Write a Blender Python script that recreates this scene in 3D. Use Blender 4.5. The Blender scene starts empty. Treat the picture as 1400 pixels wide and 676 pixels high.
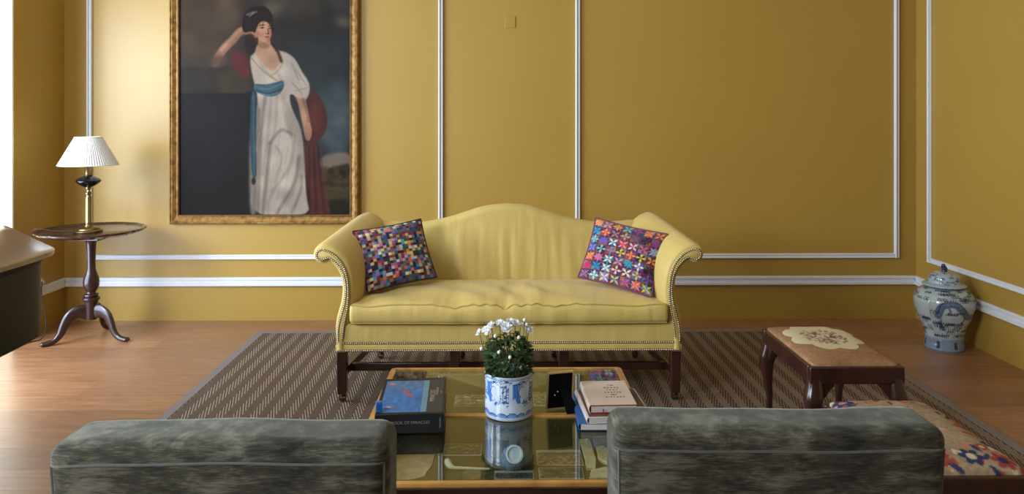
import bpy, bmesh, math, random
import numpy as np
from mathutils import Vector, Matrix
R = math.radians
PI = math.pi
random.seed(7)
rng = np.random.default_rng(11)
S = bpy.context.scene
C = S.collection

# ------------------------------------------------------------------ colour + materials
def lin(c):
    out = []
    for v in c[:3]:
        v = v / 255.0
        out.append(v / 12.92 if v <= 0.04045 else ((v + 0.055) / 1.055) ** 2.4)
    return tuple(out)

def lin_arr(a):
    a = np.clip(a / 255.0, 0, 1)
    return np.where(a <= 0.04045, a / 12.92, ((a + 0.055) / 1.055) ** 2.4)

class NT:
    def __init__(s, name):
        s.m = bpy.data.materials.new(name)
        s.m.use_nodes = True
        s.t = s.m.node_tree
        s.b = s.t.nodes['Principled BSDF']
        s.out = s.t.nodes['Material Output']
    def n(s, typ, **kw):
        nd = s.t.nodes.new(typ)
        for k, v in kw.items():
            if k.startswith('i_'):
                nd.inputs[k[2:].replace('_', ' ')].default_value = v
            else:
                setattr(nd, k, v)
        return nd
    def l(s, a, b):
        s.t.links.new(a, b)
    def val(s, sock, v):
        if hasattr(v, 'bl_idname') or hasattr(v, 'is_linked'):
            s.l(v, sock)
        else:
            sock.default_value = v
    def math(s, op, a, b=None, c=None):
        nd = s.n('ShaderNodeMath', operation=op)
        s.val(nd.inputs[0], a)
        if b is not None: s.val(nd.inputs[1], b)
        if c is not None: s.val(nd.inputs[2], c)
        return nd.outputs[0]
    def mix(s, fac, a, b, mode='MIX'):
        nd = s.n('ShaderNodeMix', data_type='RGBA', blend_type=mode)
        s.val(nd.inputs[0], fac)
        s.val(nd.inputs[6], a if not isinstance(a, tuple) else (*a[:3], 1))
        s.val(nd.inputs[7], b if not isinstance(b, tuple) else (*b[:3], 1))
        return nd.outputs[2]
    def coord(s, scale=(1, 1, 1), rot=(0, 0, 0), kind='Object'):
        tc = s.n('ShaderNodeTexCoord')
        mp = s.n('ShaderNodeMapping')
        mp.inputs['Scale'].default_value = scale
        mp.inputs['Rotation'].default_value = rot
        s.l(tc.outputs[kind], mp.inputs['Vector'])
        return mp.outputs['Vector']
    def noise(s, vec, scale, detail=4, rough=0.55, dist=0.0):
        nd = s.n('ShaderNodeTexNoise')
        nd.inputs['Scale'].default_value = scale
        nd.inputs['Detail'].default_value = detail
        nd.inputs['Roughness'].default_value = rough
        nd.inputs['Distortion'].default_value = dist
        s.l(vec, nd.inputs['Vector'])
        return nd.outputs['Fac']
    def ramp(s, fac, stops, interp='LINEAR'):
        nd = s.n('ShaderNodeValToRGB')
        cr = nd.color_ramp
        cr.interpolation = interp
        while len(cr.elements) < len(stops): cr.elements.new(0.5)
        for e, (p, c) in zip(cr.elements, stops):
            e.position = p; e.color = (*c[:3], 1)
        s.l(fac, nd.inputs[0])
        return nd.outputs[0]
    def bump(s, h, strength=0.3, dist=0.01):
        nd = s.n('ShaderNodeBump')
        nd.inputs['Strength'].default_value = strength
        nd.inputs['Distance'].default_value = dist
        s.l(h, nd.inputs['Height'])
        s.l(nd.outputs[0], s.b.inputs['Normal'])
    def set(s, **kw):
        names = dict(rough='Roughness', metal='Metallic', spec='Specular IOR Level', sheen='Sheen Weight',
                     sheenr='Sheen Roughness', coat='Coat Weight', coatr='Coat Roughness', trans='Transmission Weight', ior='IOR')
        for k, v in kw.items():
            s.b.inputs[names[k]].default_value = v
    def col(s, c):
        if isinstance(c, tuple): s.b.inputs['Base Color'].default_value = (*c[:3], 1)
        else: s.l(c, s.b.inputs['Base Color'])

def simple(name, rgb, rough=0.5, metal=0.0, var=0.12, vscale=20, bump=0.0, bscale=200, stretch=(1, 1, 1), **kw):
    t = NT(name)
    c = lin(rgb)
    v = t.coord(stretch)
    nz = t.noise(v, vscale)
    a = tuple(x * (1 - var * 1.6) for x in c); b = tuple(min(1, x * (1 + var * 1.6)) for x in c)
    t.col(t.ramp(nz, [(0.25, a), (0.75, b)]))
    t.set(rough=rough, metal=metal, **kw)
    if bump: t.bump(t.noise(v, bscale, 3), bump, 0.003)
    return t.m

def painted(name, rough=0.6, bump=0.0, bscale=900, **kw):
    t = NT(name)
    at = t.n('ShaderNodeAttribute', attribute_name='Col')
    t.l(at.outputs['Color'], t.b.inputs['Base Color'])
    t.set(rough=rough, **kw)
    if bump:
        t.bump(t.noise(t.coord(), bscale, 2), bump, 0.002)
    return t.m

M = {}
def wall_mat():
    t = NT('yellow_wall_fabric')
    v = t.coord()
    n1 = t.noise(v, 1.3, 3)
    v2 = t.coord((40, 40, 260))
    v3 = t.coord((260, 260, 40))
    n2 = t.noise(v2, 1.0, 2); n3 = t.noise(v3, 1.0, 2)
    base = t.mix(n1, lin((164, 129, 49)), lin((174, 138, 55)))
    w = t.math('MULTIPLY', t.math('ADD', n2, n3), 0.5)
    t.col(t.mix(w, t.mix(0.12, base, lin((150, 110, 30))), t.mix(0.10, base, lin((250, 220, 140)))))
    t.set(rough=0.40, spec=0.5)
    t.bump(w, 0.06, 0.002)
    return t.m
M['wall'] = wall_mat()
M['trim'] = simple('white_trim_paint', (222, 222, 222), 0.45, var=0.02)
M['ceil'] = simple('ceiling_paint', (225, 220, 205), 0.8, var=0.02)

def floor_mat():
    t = NT('oak_boards')
    v = t.coord()
    br = t.n('ShaderNodeTexBrick')
    br.offset = 0.37; br.offset_frequency = 2
    br.inputs['Color1'].default_value = (0, 0, 0, 1); br.inputs['Color2'].default_value = (1, 1, 1, 1)
    br.inputs['Mortar'].default_value = (0.5, 0.5, 0.5, 1)
    br.inputs['Scale'].default_value = 1.0
    br.inputs['Mortar Size'].default_value = 0.0016
    br.inputs['Mortar Smooth'].default_value = 0.2
    br.inputs['Brick Width'].default_value = 2.3
    br.inputs['Row Height'].default_value = 0.21
    t.l(v, br.inputs['Vector'])
    grain = t.noise(t.coord((1.2, 16, 1)), 3.0, 6, 0.6, 0.6)
    knots = t.noise(t.coord((1.6, 5, 1)), 1.7, 3, 0.5, 1.0)
    c = t.ramp(grain, [(0.25, lin((140, 97, 64))), (0.5, lin((168, 122, 84))), (0.78, lin((190, 145, 104)))])
    plank = t.mix(br.outputs['Color'], lin((150, 112, 78)), lin((236, 214, 190)))
    c = t.mix(0.45, c, plank, 'MULTIPLY')
    kf = t.ramp(knots, [(0.70, (0, 0, 0)), (0.80, (1, 1, 1))])
    c = t.mix(t.math('MULTIPLY', kf, 0.45), c, lin((92, 56, 26)))
    c = t.mix(t.math('MULTIPLY', br.outputs['Fac'], 0.6), c, lin((70, 44, 22)))
    t.col(c)
    t.set(rough=0.36, spec=0.6, coat=0.25, coatr=0.28)
    h = t.math('SUBTRACT', t.math('MULTIPLY', grain, 0.15), br.outputs['Fac'])
    t.bump(h, 0.25, 0.003)
    return t.m
M['floor'] = floor_mat()

def rug_mat():
    t = NT('herringbone_sisal')
    tc = t.n('ShaderNodeTexCoord'); sp = t.n('ShaderNodeSeparateXYZ')
    t.l(tc.outputs['Object'], sp.inputs[0])
    x, y = sp.outputs[0], sp.outputs[1]
    xw = t.math('ADD', x, t.math('MULTIPLY', t.noise(t.coord(), 9, 2), 0.003))
    fr = t.math('FRACT', t.math('DIVIDE', xw, 0.086))
    tri = t.math('ABSOLUTE', t.math('SUBTRACT', fr, 0.5))
    ph = t.math('ADD', y, t.math('MULTIPLY', tri, 0.086 * 3.3))
    st = t.math('SINE', t.math('MULTIPLY', ph, 2 * PI / 0.046))
    st = t.math('MULTIPLY_ADD', st, 0.5, 0.5)
    up = t.math('GREATER_THAN', fr, 0.5)
    fib = t.noise(t.coord((60, 160, 1)), 3, 3)
    dark = t.mix(up, lin((70, 56, 44)), lin((84, 68, 54)))
    light = t.mix(up, lin((134, 114, 94)), lin((172, 152, 130)))  # up-slanting columns lighter: sheen of the strands put into the colour
    c = t.mix(st, dark, light)
    c = t.mix(t.math('MULTIPLY', fib, 0.35), c, lin((80, 58, 40)))
    t.col(c)
    t.set(rough=0.9, spec=0.15)
    t.bump(t.math('ADD', st, t.math('MULTIPLY', fib, 0.5)), 0.6, 0.004)
    return t.m
M['rug'] = rug_mat()
M['rug_edge'] = simple('grey_rug_binding', (132, 122, 116), 0.9, var=0.1, vscale=90, bump=0.3, bscale=700, spec=0.15)

def fabric(name, rgb, var=0.1, sheen=0.25, rough=0.6, weave=900, bump=0.12, spec=0.3, wrinkle=0.0):
    t = NT(name)
    v = t.coord()
    n1 = t.noise(v, 4, 3); n2 = t.noise(t.coord((1, 1, 0.15)), weave, 2)
    c = lin(rgb)
    a = tuple(x * (1 - var) for x in c); b = tuple(min(1, x * (1 + var)) for x in c)
    t.col(t.mix(t.math('MULTIPLY_ADD', n2, 0.5, t.math('MULTIPLY', n1, 0.5)), a, b))
    t.set(rough=rough, sheen=sheen, spec=spec)
    if wrinkle:
        w1 = t.noise(t.coord((12, 3, 3)), 1.0, 2, 0.45, 0.7); w2 = t.noise(t.coord((5, 5, 9)), 1.0, 2, 0.5, 0.4)
        t.bump(t.math('ADD', t.math('MULTIPLY', n2, 0.02), t.math('ADD', w1, t.math('MULTIPLY', w2, .6))), wrinkle, 0.02)
    else:
        t.bump(n2, bump, 0.001)
    return t.m
M['sofa'] = fabric('yellow_silk', (204, 177, 100), 0.10, 0.15, 0.46, wrinkle=0.24)
M['sofa_welt'] = fabric('yellow_silk_welt', (184, 156, 78), 0.08, 0.1, 0.55)
def velvet_mat():
    t = NT('grey_green_velvet')
    v = t.coord((3.0, 3.0, 11.0))
    n1 = t.noise(v, 3.2, 6, 0.7, 0.5)
    n2 = t.noise(t.coord((6, 6, 60)), 6, 3)
    n3 = t.noise(t.coord((2.2, 2.2, 2.2)), 2.5, 3)
    f = t.math('ADD', t.math('MULTIPLY', n1, 0.6), t.math('ADD', t.math('MULTIPLY', n2, 0.25), t.math('MULTIPLY', n3, 0.3)))
    t.col(t.ramp(f, [(0.45, lin((34, 32, 26))), (0.57, lin((64, 62, 51))), (0.70, lin((110, 108, 92)))]))
    t.b.inputs['Sheen Tint'].default_value = (.92, .95, .84, 1)
    t.set(rough=0.75, sheen=0.28, sheenr=0.4, spec=0.12)
    t.bump(t.noise(t.coord(), 500, 3), 0.25, 0.002)
    return t.m
M['velvet'] = velvet_mat()
M['velvet_welt'] = simple('velvet_welt', (70, 72, 62), 0.75, var=0.15, vscale=60, sheen=0.5)
M['mahogany'] = simple('dark_mahogany', (54, 27, 22), 0.28, var=0.3, vscale=14, stretch=(1, 1, 0.15), coat=0.35, coatr=0.15)
M['mahogany_red'] = simple('reddish_mahogany', (50, 27, 25), 0.3, var=0.25, vscale=14, stretch=(1, 1, 0.15), coat=0.3, coatr=0.12)
M['walnut'] = simple('dark_walnut', (58, 34, 24), 0.25, var=0.3, vscale=16, stretch=(1, 1, 0.2), coat=0.5, coatr=0.12)
M['piano'] = simple('brown_black_piano_wood', (94, 68, 54), 0.3, var=0.2, vscale=8, stretch=(0.3, 3, 3), coat=0.9, coatr=0.2)
M['piano_side'] = simple('dark_piano_case', (20, 15, 11), 0.45, var=0.15, vscale=8, spec=0.25)
M['oak_frame'] = simple('golden_oak', (178, 128, 62), 0.35, var=0.2, vscale=18, stretch=(1, 1, 1), coat=0.2)
M['black'] = simple('black_lacquer', (14, 13, 14), 0.35, var=0.1)
M['blackcard'] = simple('black_velour_board', (7, 7, 9), 0.9, var=0.1, spec=0.1)
M['linen'] = simple('olive_linen', (80, 71, 40), 0.9, var=0.1, vscale=60, bump=0.3, bscale=600, spec=0.1)
M['brass'] = simple('brass', (164, 142, 100), 0.3, 1.0, var=0.12, vscale=30)
M['aged_brass'] = simple('aged_brass', (136, 114, 76), 0.35, 1.0, var=0.15, vscale=60)
M['nail'] = simple('brass_nail', (222, 206, 168), 0.3, 0.7, var=0.05)
M['nail_gap_shade'] = simple('brown_gap_shade', (74, 56, 26), 0.8, var=0.1)  # shade between the nail domes, put in as a dark colour
M['frame_brass'] = simple('pale_brass_edge', (206, 176, 118), 0.4, 0.5, var=0.05)
M['caster'] = simple('caster_metal', (120, 100, 72), 0.4, 1.0, var=0.15)
M['shade'] = simple('white_pleated_fabric', (238, 234, 228), 0.85, var=0.02, spec=0.2)
M['blackglass'] = simple('black_glaze', (16, 13, 18), 0.08, var=0.05)
M['cord'] = simple('cord_rubber', (44, 36, 20), 0.6, var=0.05)
M['plastic'] = simple('white_plastic', (226, 218, 200), 0.4, var=0.02)
M['soil'] = simple('potting_soil', (38, 27, 20), 0.95, var=0.4, vscale=120, bump=0.8, bscale=150)
M['leaf'] = simple('chrysanthemum_leaf', (44, 70, 34), 0.55, var=0.35, vscale=25)
M['stem'] = simple('green_stem', (70, 92, 48), 0.6, var=0.15)
M['petal'] = simple('white_petal', (240, 240, 238), 0.6, var=0.02)
M['bud'] = simple('pale_bud', (226, 230, 214), 0.6, var=0.05)
M['disc'] = simple('flower_centre', (206, 206, 120), 0.7, var=0.1)
M['paper'] = simple('book_pages', (186, 180, 172), 0.9, var=0.05, vscale=60, stretch=(1, 1, 40))
M['cream_cover'] = simple('cream_cloth_cover', (196, 176, 158), 0.7, var=0.04, vscale=12)
M['red'] = simple('dark_red_cloth', (142, 22, 32), 0.6, var=0.08)
M['reveal_glare'] = simple('cream_reveal_glare', (255, 243, 206), 0.5, var=0.02)  # window glare on the reveal, put into a pale cream colour
M['bluecover'] = simple('blue_book_cloth', (28, 84, 138), 0.6, var=0.08)
M['palejacket'] = simple('pale_paper_jacket', (196, 186, 180), 0.6, var=0.06)
M['browncover'] = simple('brown_jacket', (92, 62, 50), 0.55, var=0.3, vscale=30)
M['blackcover'] = simple('black_book_cloth', (17, 18, 20), 0.5, var=0.1)
M['darkstrip'] = simple('dark_grey_cover_strip', (50, 47, 46), 0.5, var=0.08)
M['ink'] = simple('dark_ink', (52, 40, 36), 0.7, var=0.02)
M['goldink'] = simple('pale_gold_ink', (150, 130, 100), 0.5, var=0.02)
M['greyink'] = simple('pale_grey_ink', (120, 120, 120), 0.5, var=0.02)
M['blueglass'] = simple('blue_glass', (40, 98, 170), 0.12, var=0.25, vscale=60)
M['clay'] = simple('white_pipe_clay', (206, 196, 168), 0.7, var=0.08, vscale=60)
M['porcelain'] = simple('pale_porcelain', (206, 212, 216), 0.15, var=0.03)
M['blueporcelain'] = simple('slate_blue_glaze', (92, 116, 146), 0.2, var=0.35, vscale=50)
M['stone'] = simple('pale_stone', (186, 170, 132), 0.9, var=0.15, vscale=35, bump=0.6, bscale=90)
M['stone_grey'] = simple('grey_stone', (120, 112, 104), 0.9, var=0.2, vscale=35, bump=0.6, bscale=90)
M['parchment'] = simple('old_parchment', (176, 152, 116), 0.9, var=0.22, vscale=24, bump=0.4, bscale=120)
M['brownstone'] = simple('brown_stone', (104, 84, 50), 0.9, var=0.3, vscale=50, bump=0.6, bscale=90)
def gilt():
    t = NT('gilt_frame')
    n = t.noise(t.coord(), 26, 5)
    t.col(t.ramp(n, [(0.3, lin((104, 72, 34))), (0.55, lin((168, 126, 66))), (0.8, lin((196, 156, 92)))]))
    t.set(rough=0.45, metal=0.55)
    t.bump(n, 0.2, 0.004)
    return t.m
M['gilt'] = gilt()
M['gilt_dark'] = simple('dark_gilt_slip', (92, 66, 40), 0.5, 0.4, var=0.25, vscale=60)
M['paint_canvas'] = painted('oil_painting', 0.5, 0.10, 500, spec=0.09)
M['paint_fabric'] = painted('patterned_fabric', 0.75, 0.3, 700, sheen=0.2, spec=0.2)
M['paint_needle'] = painted('needlepoint', 0.9, 0.5, 500, spec=0.12)
M['paint_glaze'] = painted('blue_white_glaze', 0.12, 0.0, coat=0.3, coatr=0.05)
M['paint_print'] = painted('printed_paper', 0.35, 0.0)
M['paint_matte'] = painted('old_print', 0.8, 0.0)
def glass_mat():
    t = NT('table_glass')
    lw = t.n('ShaderNodeLayerWeight'); lw.inputs['Blend'].default_value = 0.5
    f = t.math('POWER', lw.outputs['Facing'], 5.0)
    f = t.math('MULTIPLY_ADD', f, 0.94, 0.05)
    tr = t.n('ShaderNodeBsdfTransparent'); tr.inputs[0].default_value = (0.90, 0.94, 0.91, 1)
    gl = t.n('ShaderNodeBsdfGlossy'); gl.inputs['Roughness'].default_value = 0.012
    gl.inputs['Color'].default_value = (1, 1, 1, 1)
    mx = t.n('ShaderNodeMixShader')
    t.l(f, mx.inputs[0]); t.l(tr.outputs[0], mx.inputs[1]); t.l(gl.outputs[0], mx.inputs[2])
    t.l(mx.outputs[0], t.out.inputs['Surface'])
    return t.m
M['glass'] = glass_mat()

# ------------------------------------------------------------------ mesh building
class MB:
    def __init__(s): s.v = []; s.f = []
    def add(s, v, f):
        o = len(s.v)
        s.v += [tuple(p) for p in v]
        s.f += [tuple(i + o for i in q) for q in f]
        return s
    def box(s, x0, x1, y0, y1, z0, z1):
        v = [(x, y, z) for z in (z0, z1) for y in (y0, y1) for x in (x0, x1)]
        return s.add(v, [(0, 2, 3, 1), (4, 5, 7, 6), (0, 1, 5, 4), (2, 6, 7, 3), (0, 4, 6, 2), (1, 3, 7, 5)])
    def loft(s, rings, closed=True, cap=True, loop=False):
        n = len(rings[0]); v = [p for r in rings for p in r]; f = []
        m = len(rings)
        for i in range(m if loop else m - 1):
            a = i * n; b = ((i + 1) % m) * n
            for j in range(n if closed else n - 1):
                k = (j + 1) % n
                f.append((a + j, a + k, b + k, b + j))
        if cap and closed and not loop:
            f.append(tuple(range(n - 1, -1, -1)))
            f.append(tuple((m - 1) * n + j for j in range(n)))
        return s.add(v, f)
    def lathe(s, prof, n=48, cx=0, cy=0, rf=None, cap=True):
        rings = []
        for r, z in prof:
            ring = []
            for j in range(n):
                a = 2 * PI * j / n
                rr = r if rf is None else rf(r, z, a)
                ring.append((cx + rr * math.cos(a), cy + rr * math.sin(a), z))
            rings.append(ring)
        return s.loft(rings, True, cap)
    def tube(s, path, rad, n=8, loop=False, cap=True, flat=1.0):
        P = [Vector(p) for p in path]
        m = len(P)
        rs = rad if isinstance(rad, (list, tuple)) else [rad] * m
        rings = []; prev = None
        for i in range(m):
            if loop: t = P[(i + 1) % m] - P[i - 1]
            else: t = P[min(i + 1, m - 1)] - P[max(i - 1, 0)]
            if t.length < 1e-9: t = Vector((0, 0, 1))
            t.normalize()
            if prev is None:
                up = Vector((0, 0, 1)) if abs(t.z) < 0.9 else Vector((0, 1, 0))
                u = t.cross(up).normalized()
            else:
                u = (prev - t * prev.dot(t)).normalized()
            w = t.cross(u); prev = u
            rings.append([tuple(P[i] + (u * math.cos(2 * PI * k / n) + w * math.sin(2 * PI * k / n) * flat) * rs[i]) for k in range(n)])
        return s.loft(rings, True, cap, loop)
    def ball(s, c, r, nu=12, nv=8, sc=(1, 1, 1)):
        prof = []
        rings = []
        for i in range(nv + 1):
            ph = -PI / 2 + PI * i / nv
            rr = max(1e-4, math.cos(ph))
            rings.append([(c[0] + r * sc[0] * rr * math.cos(2 * PI * j / nu), c[1] + r * sc[1] * rr * math.sin(2 * PI * j / nu), c[2] + r * sc[2] * math.sin(ph)) for j in range(nu)])
        return s.loft(rings)
    def prism(s, poly, a0, a1, axis='z'):
        def mk(p, a):
            if axis == 'z': return (p[0], p[1], a)
            if axis == 'y': return (p[0], a, p[1])
            return (a, p[0], p[1])
        return s.loft([[mk(p, a0) for p in poly], [mk(p, a1) for p in poly]])
    def rbox(s, c, h, r, n=10, warp=None):
        """rounded box, centre c, half sizes h, corner radius r"""
        def axis(hh):
            k = 4
            pts = [-hh + r * (1 - math.cos(PI / 2 * i / k)) * 1.0 for i in range(k)]
            inner = max(2, n)
            mid = [(-hh + r) + (2 * (hh - r)) * i / inner for i in range(inner + 1)]
            return pts + mid + [-p for p in reversed(pts)]
        ax = [axis(x) for x in h]
        idx = {}; V = []; F = []
        def vert(i, j, k):
            key = (i, j, k)
            if key in idx: return idx[key]
            p = [ax[0][i], ax[1][j], ax[2][k]]
            q = [max(-(h[t] - r), min(h[t] - r, p[t])) for t in range(3)]
            d = Vector([p[t] - q[t] for t in range(3)])
            if d.length > 1e-9:
                d = d.normalized() * r
            o = [q[t] + d[t] for t in range(3)]
            if warp: o = warp(*o)
            idx[key] = len(V); V.append((c[0] + o[0], c[1] + o[1], c[2] + o[2]))
            return idx[key]
        N = [len(a) - 1 for a in ax]
        for i in range(N[0]):
            for j in range(N[1]):
                F.append((vert(i, j, 0), vert(i, j + 1, 0), vert(i + 1, j + 1, 0), vert(i + 1, j, 0)))
                F.append((vert(i, j, N[2]), vert(i + 1, j, N[2]), vert(i + 1, j + 1, N[2]), vert(i, j + 1, N[2])))
        for i in range(N[0]):
            for k in range(N[2]):
                F.append((vert(i, 0, k), vert(i + 1, 0, k), vert(i + 1, 0, k + 1), vert(i, 0, k + 1)))
                F.append((vert(i, N[1], k), vert(i, N[1], k + 1), vert(i + 1, N[1], k + 1), vert(i + 1, N[1], k)))
        for j in range(N[1]):
            for k in range(N[2]):
                F.append((vert(0, j, k), vert(0, j, k + 1), vert(0, j + 1, k + 1), vert(0, j + 1, k)))
                F.append((vert(N[0], j, k), vert(N[0], j + 1, k), vert(N[0], j + 1, k + 1), vert(N[0], j, k + 1)))
        return s.add(V, F)
    def xf(s, mat):
        s.v = [tuple(mat @ Vector(p)) for p in s.v]
        return s

def obj(name, mb, mat, parent=None, loc=(0, 0, 0), rot=(0, 0, 0), bevel=0, seg=2, smooth=True, angle=42, cols=None, subsurf=0):
    me = bpy.data.meshes.new(name)
    me.from_pydata(mb.v, [], mb.f)
    bm = bmesh.new(); bm.from_mesh(me)
    bmesh.ops.recalc_face_normals(bm, faces=bm.faces)
    bm.to_mesh(me); bm.free()
    me.materials.append(mat)
    if smooth:
        me.shade_smooth()
        me.set_sharp_from_angle(angle=R(angle))
    if cols is not None:
        a = me.color_attributes.new('Col', 'FLOAT_COLOR', 'POINT')
        c4 = np.ones((len(me.vertices), 4), dtype=np.float32)
        c4[:, :3] = cols
        a.data.foreach_set('color', c4.ravel())
    me.update()
    o = bpy.data.objects.new(name, me); C.objects.link(o)
    o.location = loc; o.rotation_euler = rot
    if parent: o.parent = parent
    if bevel:
        b = o.modifiers.new('Bevel', 'BEVEL'); b.width = bevel; b.segments = seg; b.limit_method = 'ANGLE'; b.angle_limit = R(35)
    if subsurf:
        d = o.modifiers.new('Subdivision', 'SUBSURF'); d.levels = subsurf; d.render_levels = subsurf
    return o

def thing(name, label, cat, loc=(0, 0, 0), rotz=0, group=None, rot=None):
    o = bpy.data.objects.new(name, None); C.objects.link(o)
    o.empty_display_size = 0.05
    o.location = loc; o.rotation_euler = rot if rot else (0, 0, rotz)
    o['label'] = label; o['category'] = cat
    if group: o['group'] = group
    return o
def tag(o, label, cat, group=None):
    o['label'] = label; o['category'] = cat
    if group: o['group'] = group
    return o
def struct(name, mb, mat, **kw):
    o = obj(name, mb, mat, **kw); o['kind'] = 'structure'
    return o

def text(name, body, size, mat, parent, loc, rot, align='CENTER', depth=0.0003, sx=1.0):
    cu = bpy.data.curves.new(name, 'FONT'); cu.body = body; cu.size = size; cu.align_x = align; cu.align_y = 'CENTER'; cu.extrude = depth
    cu.space_line = 0.85
    t = bpy.data.objects.new(name + '_c', cu); C.objects.link(t)
    dg = bpy.context.evaluated_depsgraph_get()
    me = bpy.data.meshes.new_from_object(t.evaluated_get(dg))
    bpy.data.objects.remove(t)
    me.materials.clear(); me.materials.append(mat)
    o = bpy.data.objects.new(name, me); C.objects.link(o)
    o.parent = parent; o.location = loc; o.rotation_euler = rot; o.scale = (sx, 1, 1)
    return o

# ------------------------------------------------------------------ painter (2-D colour canvas -> vertex colours)
class Cv:
    def __init__(s, x0, y0, x1, y1, res, bg):
        s.x0, s.y0, s.x1, s.y1 = x0, y0, x1, y1
        s.w = int(round((x1 - x0) * res)) + 1; s.h = int(round((y1 - y0) * res)) + 1
        s.res = res
        X, Y = np.meshgrid(np.linspace(x0, x1, s.w), np.linspace(y0, y1, s.h))
        s.X, s.Y = X, Y
        s.a = np.zeros((s.h, s.w, 3)); s.a[:] = bg
    @staticmethod
    def blur(m, px):
        k = int(round(px))
        if k < 1: return m
        for _ in range(2):
            for ax in (0, 1):
                p = np.pad(m, [(k, k) if i == ax else (0, 0) for i in range(m.ndim)], mode='edge')
                c = np.cumsum(p, axis=ax)
                z = np.zeros_like(np.take(c, [0], axis=ax))
                c = np.concatenate([z, c], axis=ax)
                n = m.shape[ax]
                hi = np.take(c, range(2 * k + 1, 2 * k + 1 + n), axis=ax); lo = np.take(c, range(0, n), axis=ax)
                m = (hi - lo) / (2 * k + 1)
        return m
    def put(s, mask, col, alpha=1.0, soft=0.0):
        m = mask.astype(float)
        if soft: m = s.blur(m, soft * s.res * (0.45 if soft < 5 else 0.8))
        m = (m * alpha)[..., None]
        s.a = s.a * (1 - m) + np.array(col, float) * m
    def inside(s, pts):
        pts = np.asarray(pts, float)
        ins = np.zeros(s.X.shape, bool)
        n = len(pts)
        for i in range(n):
            xa, ya = pts[i]; xb, yb = pts[(i + 1) % n]
            if ya == yb: continue
            c = ((ya > s.Y) != (yb > s.Y)) & (s.X < (xb - xa) * (s.Y - ya) / (yb - ya) + xa)
            ins ^= c
        return ins
    def poly(s, pts, col, alpha=1.0, soft=0.0, smooth=True):
        if smooth: pts = chaikin(pts)
        s.put(s.inside(pts), col, alpha, soft)
    def ell(s, cx, cy, rx, ry, col, rot=0, alpha=1.0, soft=0.0):
        c, n = math.cos(rot), math.sin(rot)
        dx, dy = s.X - cx, s.Y - cy
        u = (dx * c + dy * n) / rx; v = (-dx * n + dy * c) / ry
        s.put(u * u + v * v < 1, col, alpha, soft)
    def stroke(s, pts, w, col, alpha=1.0, soft=0.0):
        m = np.zeros(s.X.shape, bool)
        for (xa, ya), (xb, yb) in zip(pts[:-1], pts[1:]):
            x_lo, x_hi = min(xa, xb) - w, max(xa, xb) + w
            y_lo, y_hi = min(ya, yb) - w, max(ya, yb) + w
            i0 = max(0, int((y_lo - s.y0) * s.res)); i1 = min(s.h, int((y_hi - s.y0) * s.res) + 2)
            j0 = max(0, int((x_lo - s.x0) * s.res)); j1 = min(s.w, int((x_hi - s.x0) * s.res) + 2)
            if i0 >= i1 or j0 >= j1: continue
            X = s.X[i0:i1, j0:j1]; Y = s.Y[i0:i1, j0:j1]
            dx, dy = xb - xa, yb - ya; L = dx * dx + dy * dy + 1e-12
            t = np.clip(((X - xa) * dx + (Y - ya) * dy) / L, 0, 1)
            d = (X - xa - t * dx) ** 2 + (Y - ya - t * dy) ** 2
            m[i0:i1, j0:j1] |= d < (w / 2) ** 2
        s.put(m, col, alpha, soft)
    def noise(s, amp, cell, seed=0, sx=1.0, sy=1.0):
        r = np.random.default_rng(seed)
        nh = max(2, int((s.y1 - s.y0) / cell / sy) + 2); nw = max(2, int((s.x1 - s.x0) / cell / sx) + 2)
        g = r.standard_normal((nh, nw))
        yi = np.linspace(0, nh - 1.001, s.h); xi = np.linspace(0, nw - 1.001, s.w)
        y0 = yi.astype(int); x0 = xi.astype(int); fy = (yi - y0)[:, None]; fx = (xi - x0)[None]
        fy = fy * fy * (3 - 2 * fy); fx = fx * fx * (3 - 2 * fx)
        v = (g[y0][:, x0] * (1 - fy) * (1 - fx) + g[y0 + 1][:, x0] * fy * (1 - fx) + g[y0][:, x0 + 1] * (1 - fy) * fx + g[y0 + 1][:, x0 + 1] * fy * fx)
        s.a = np.clip(s.a * (1 + amp * v[..., None]), 0, 255)
        return v
    def sample(s, x, y):
        """bilinear, returns linear colours"""
        fx = np.clip((np.asarray(x) - s.x0) / (s.x1 - s.x0) * (s.w - 1), 0, s.w - 1.001)
        fy = np.clip((np.asarray(y) - s.y0) / (s.y1 - s.y0) * (s.h - 1), 0, s.h - 1.001)
        x0 = fx.astype(int); y0 = fy.astype(int); tx = (fx - x0)[:, None]; ty = (fy - y0)[:, None]
        a = s.a
        c = a[y0, x0] * (1 - tx) * (1 - ty) + a[y0, x0 + 1] * tx * (1 - ty) + a[y0 + 1, x0] * (1 - tx) * ty + a[y0 + 1, x0 + 1] * tx * ty
        return lin_arr(c)

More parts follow.
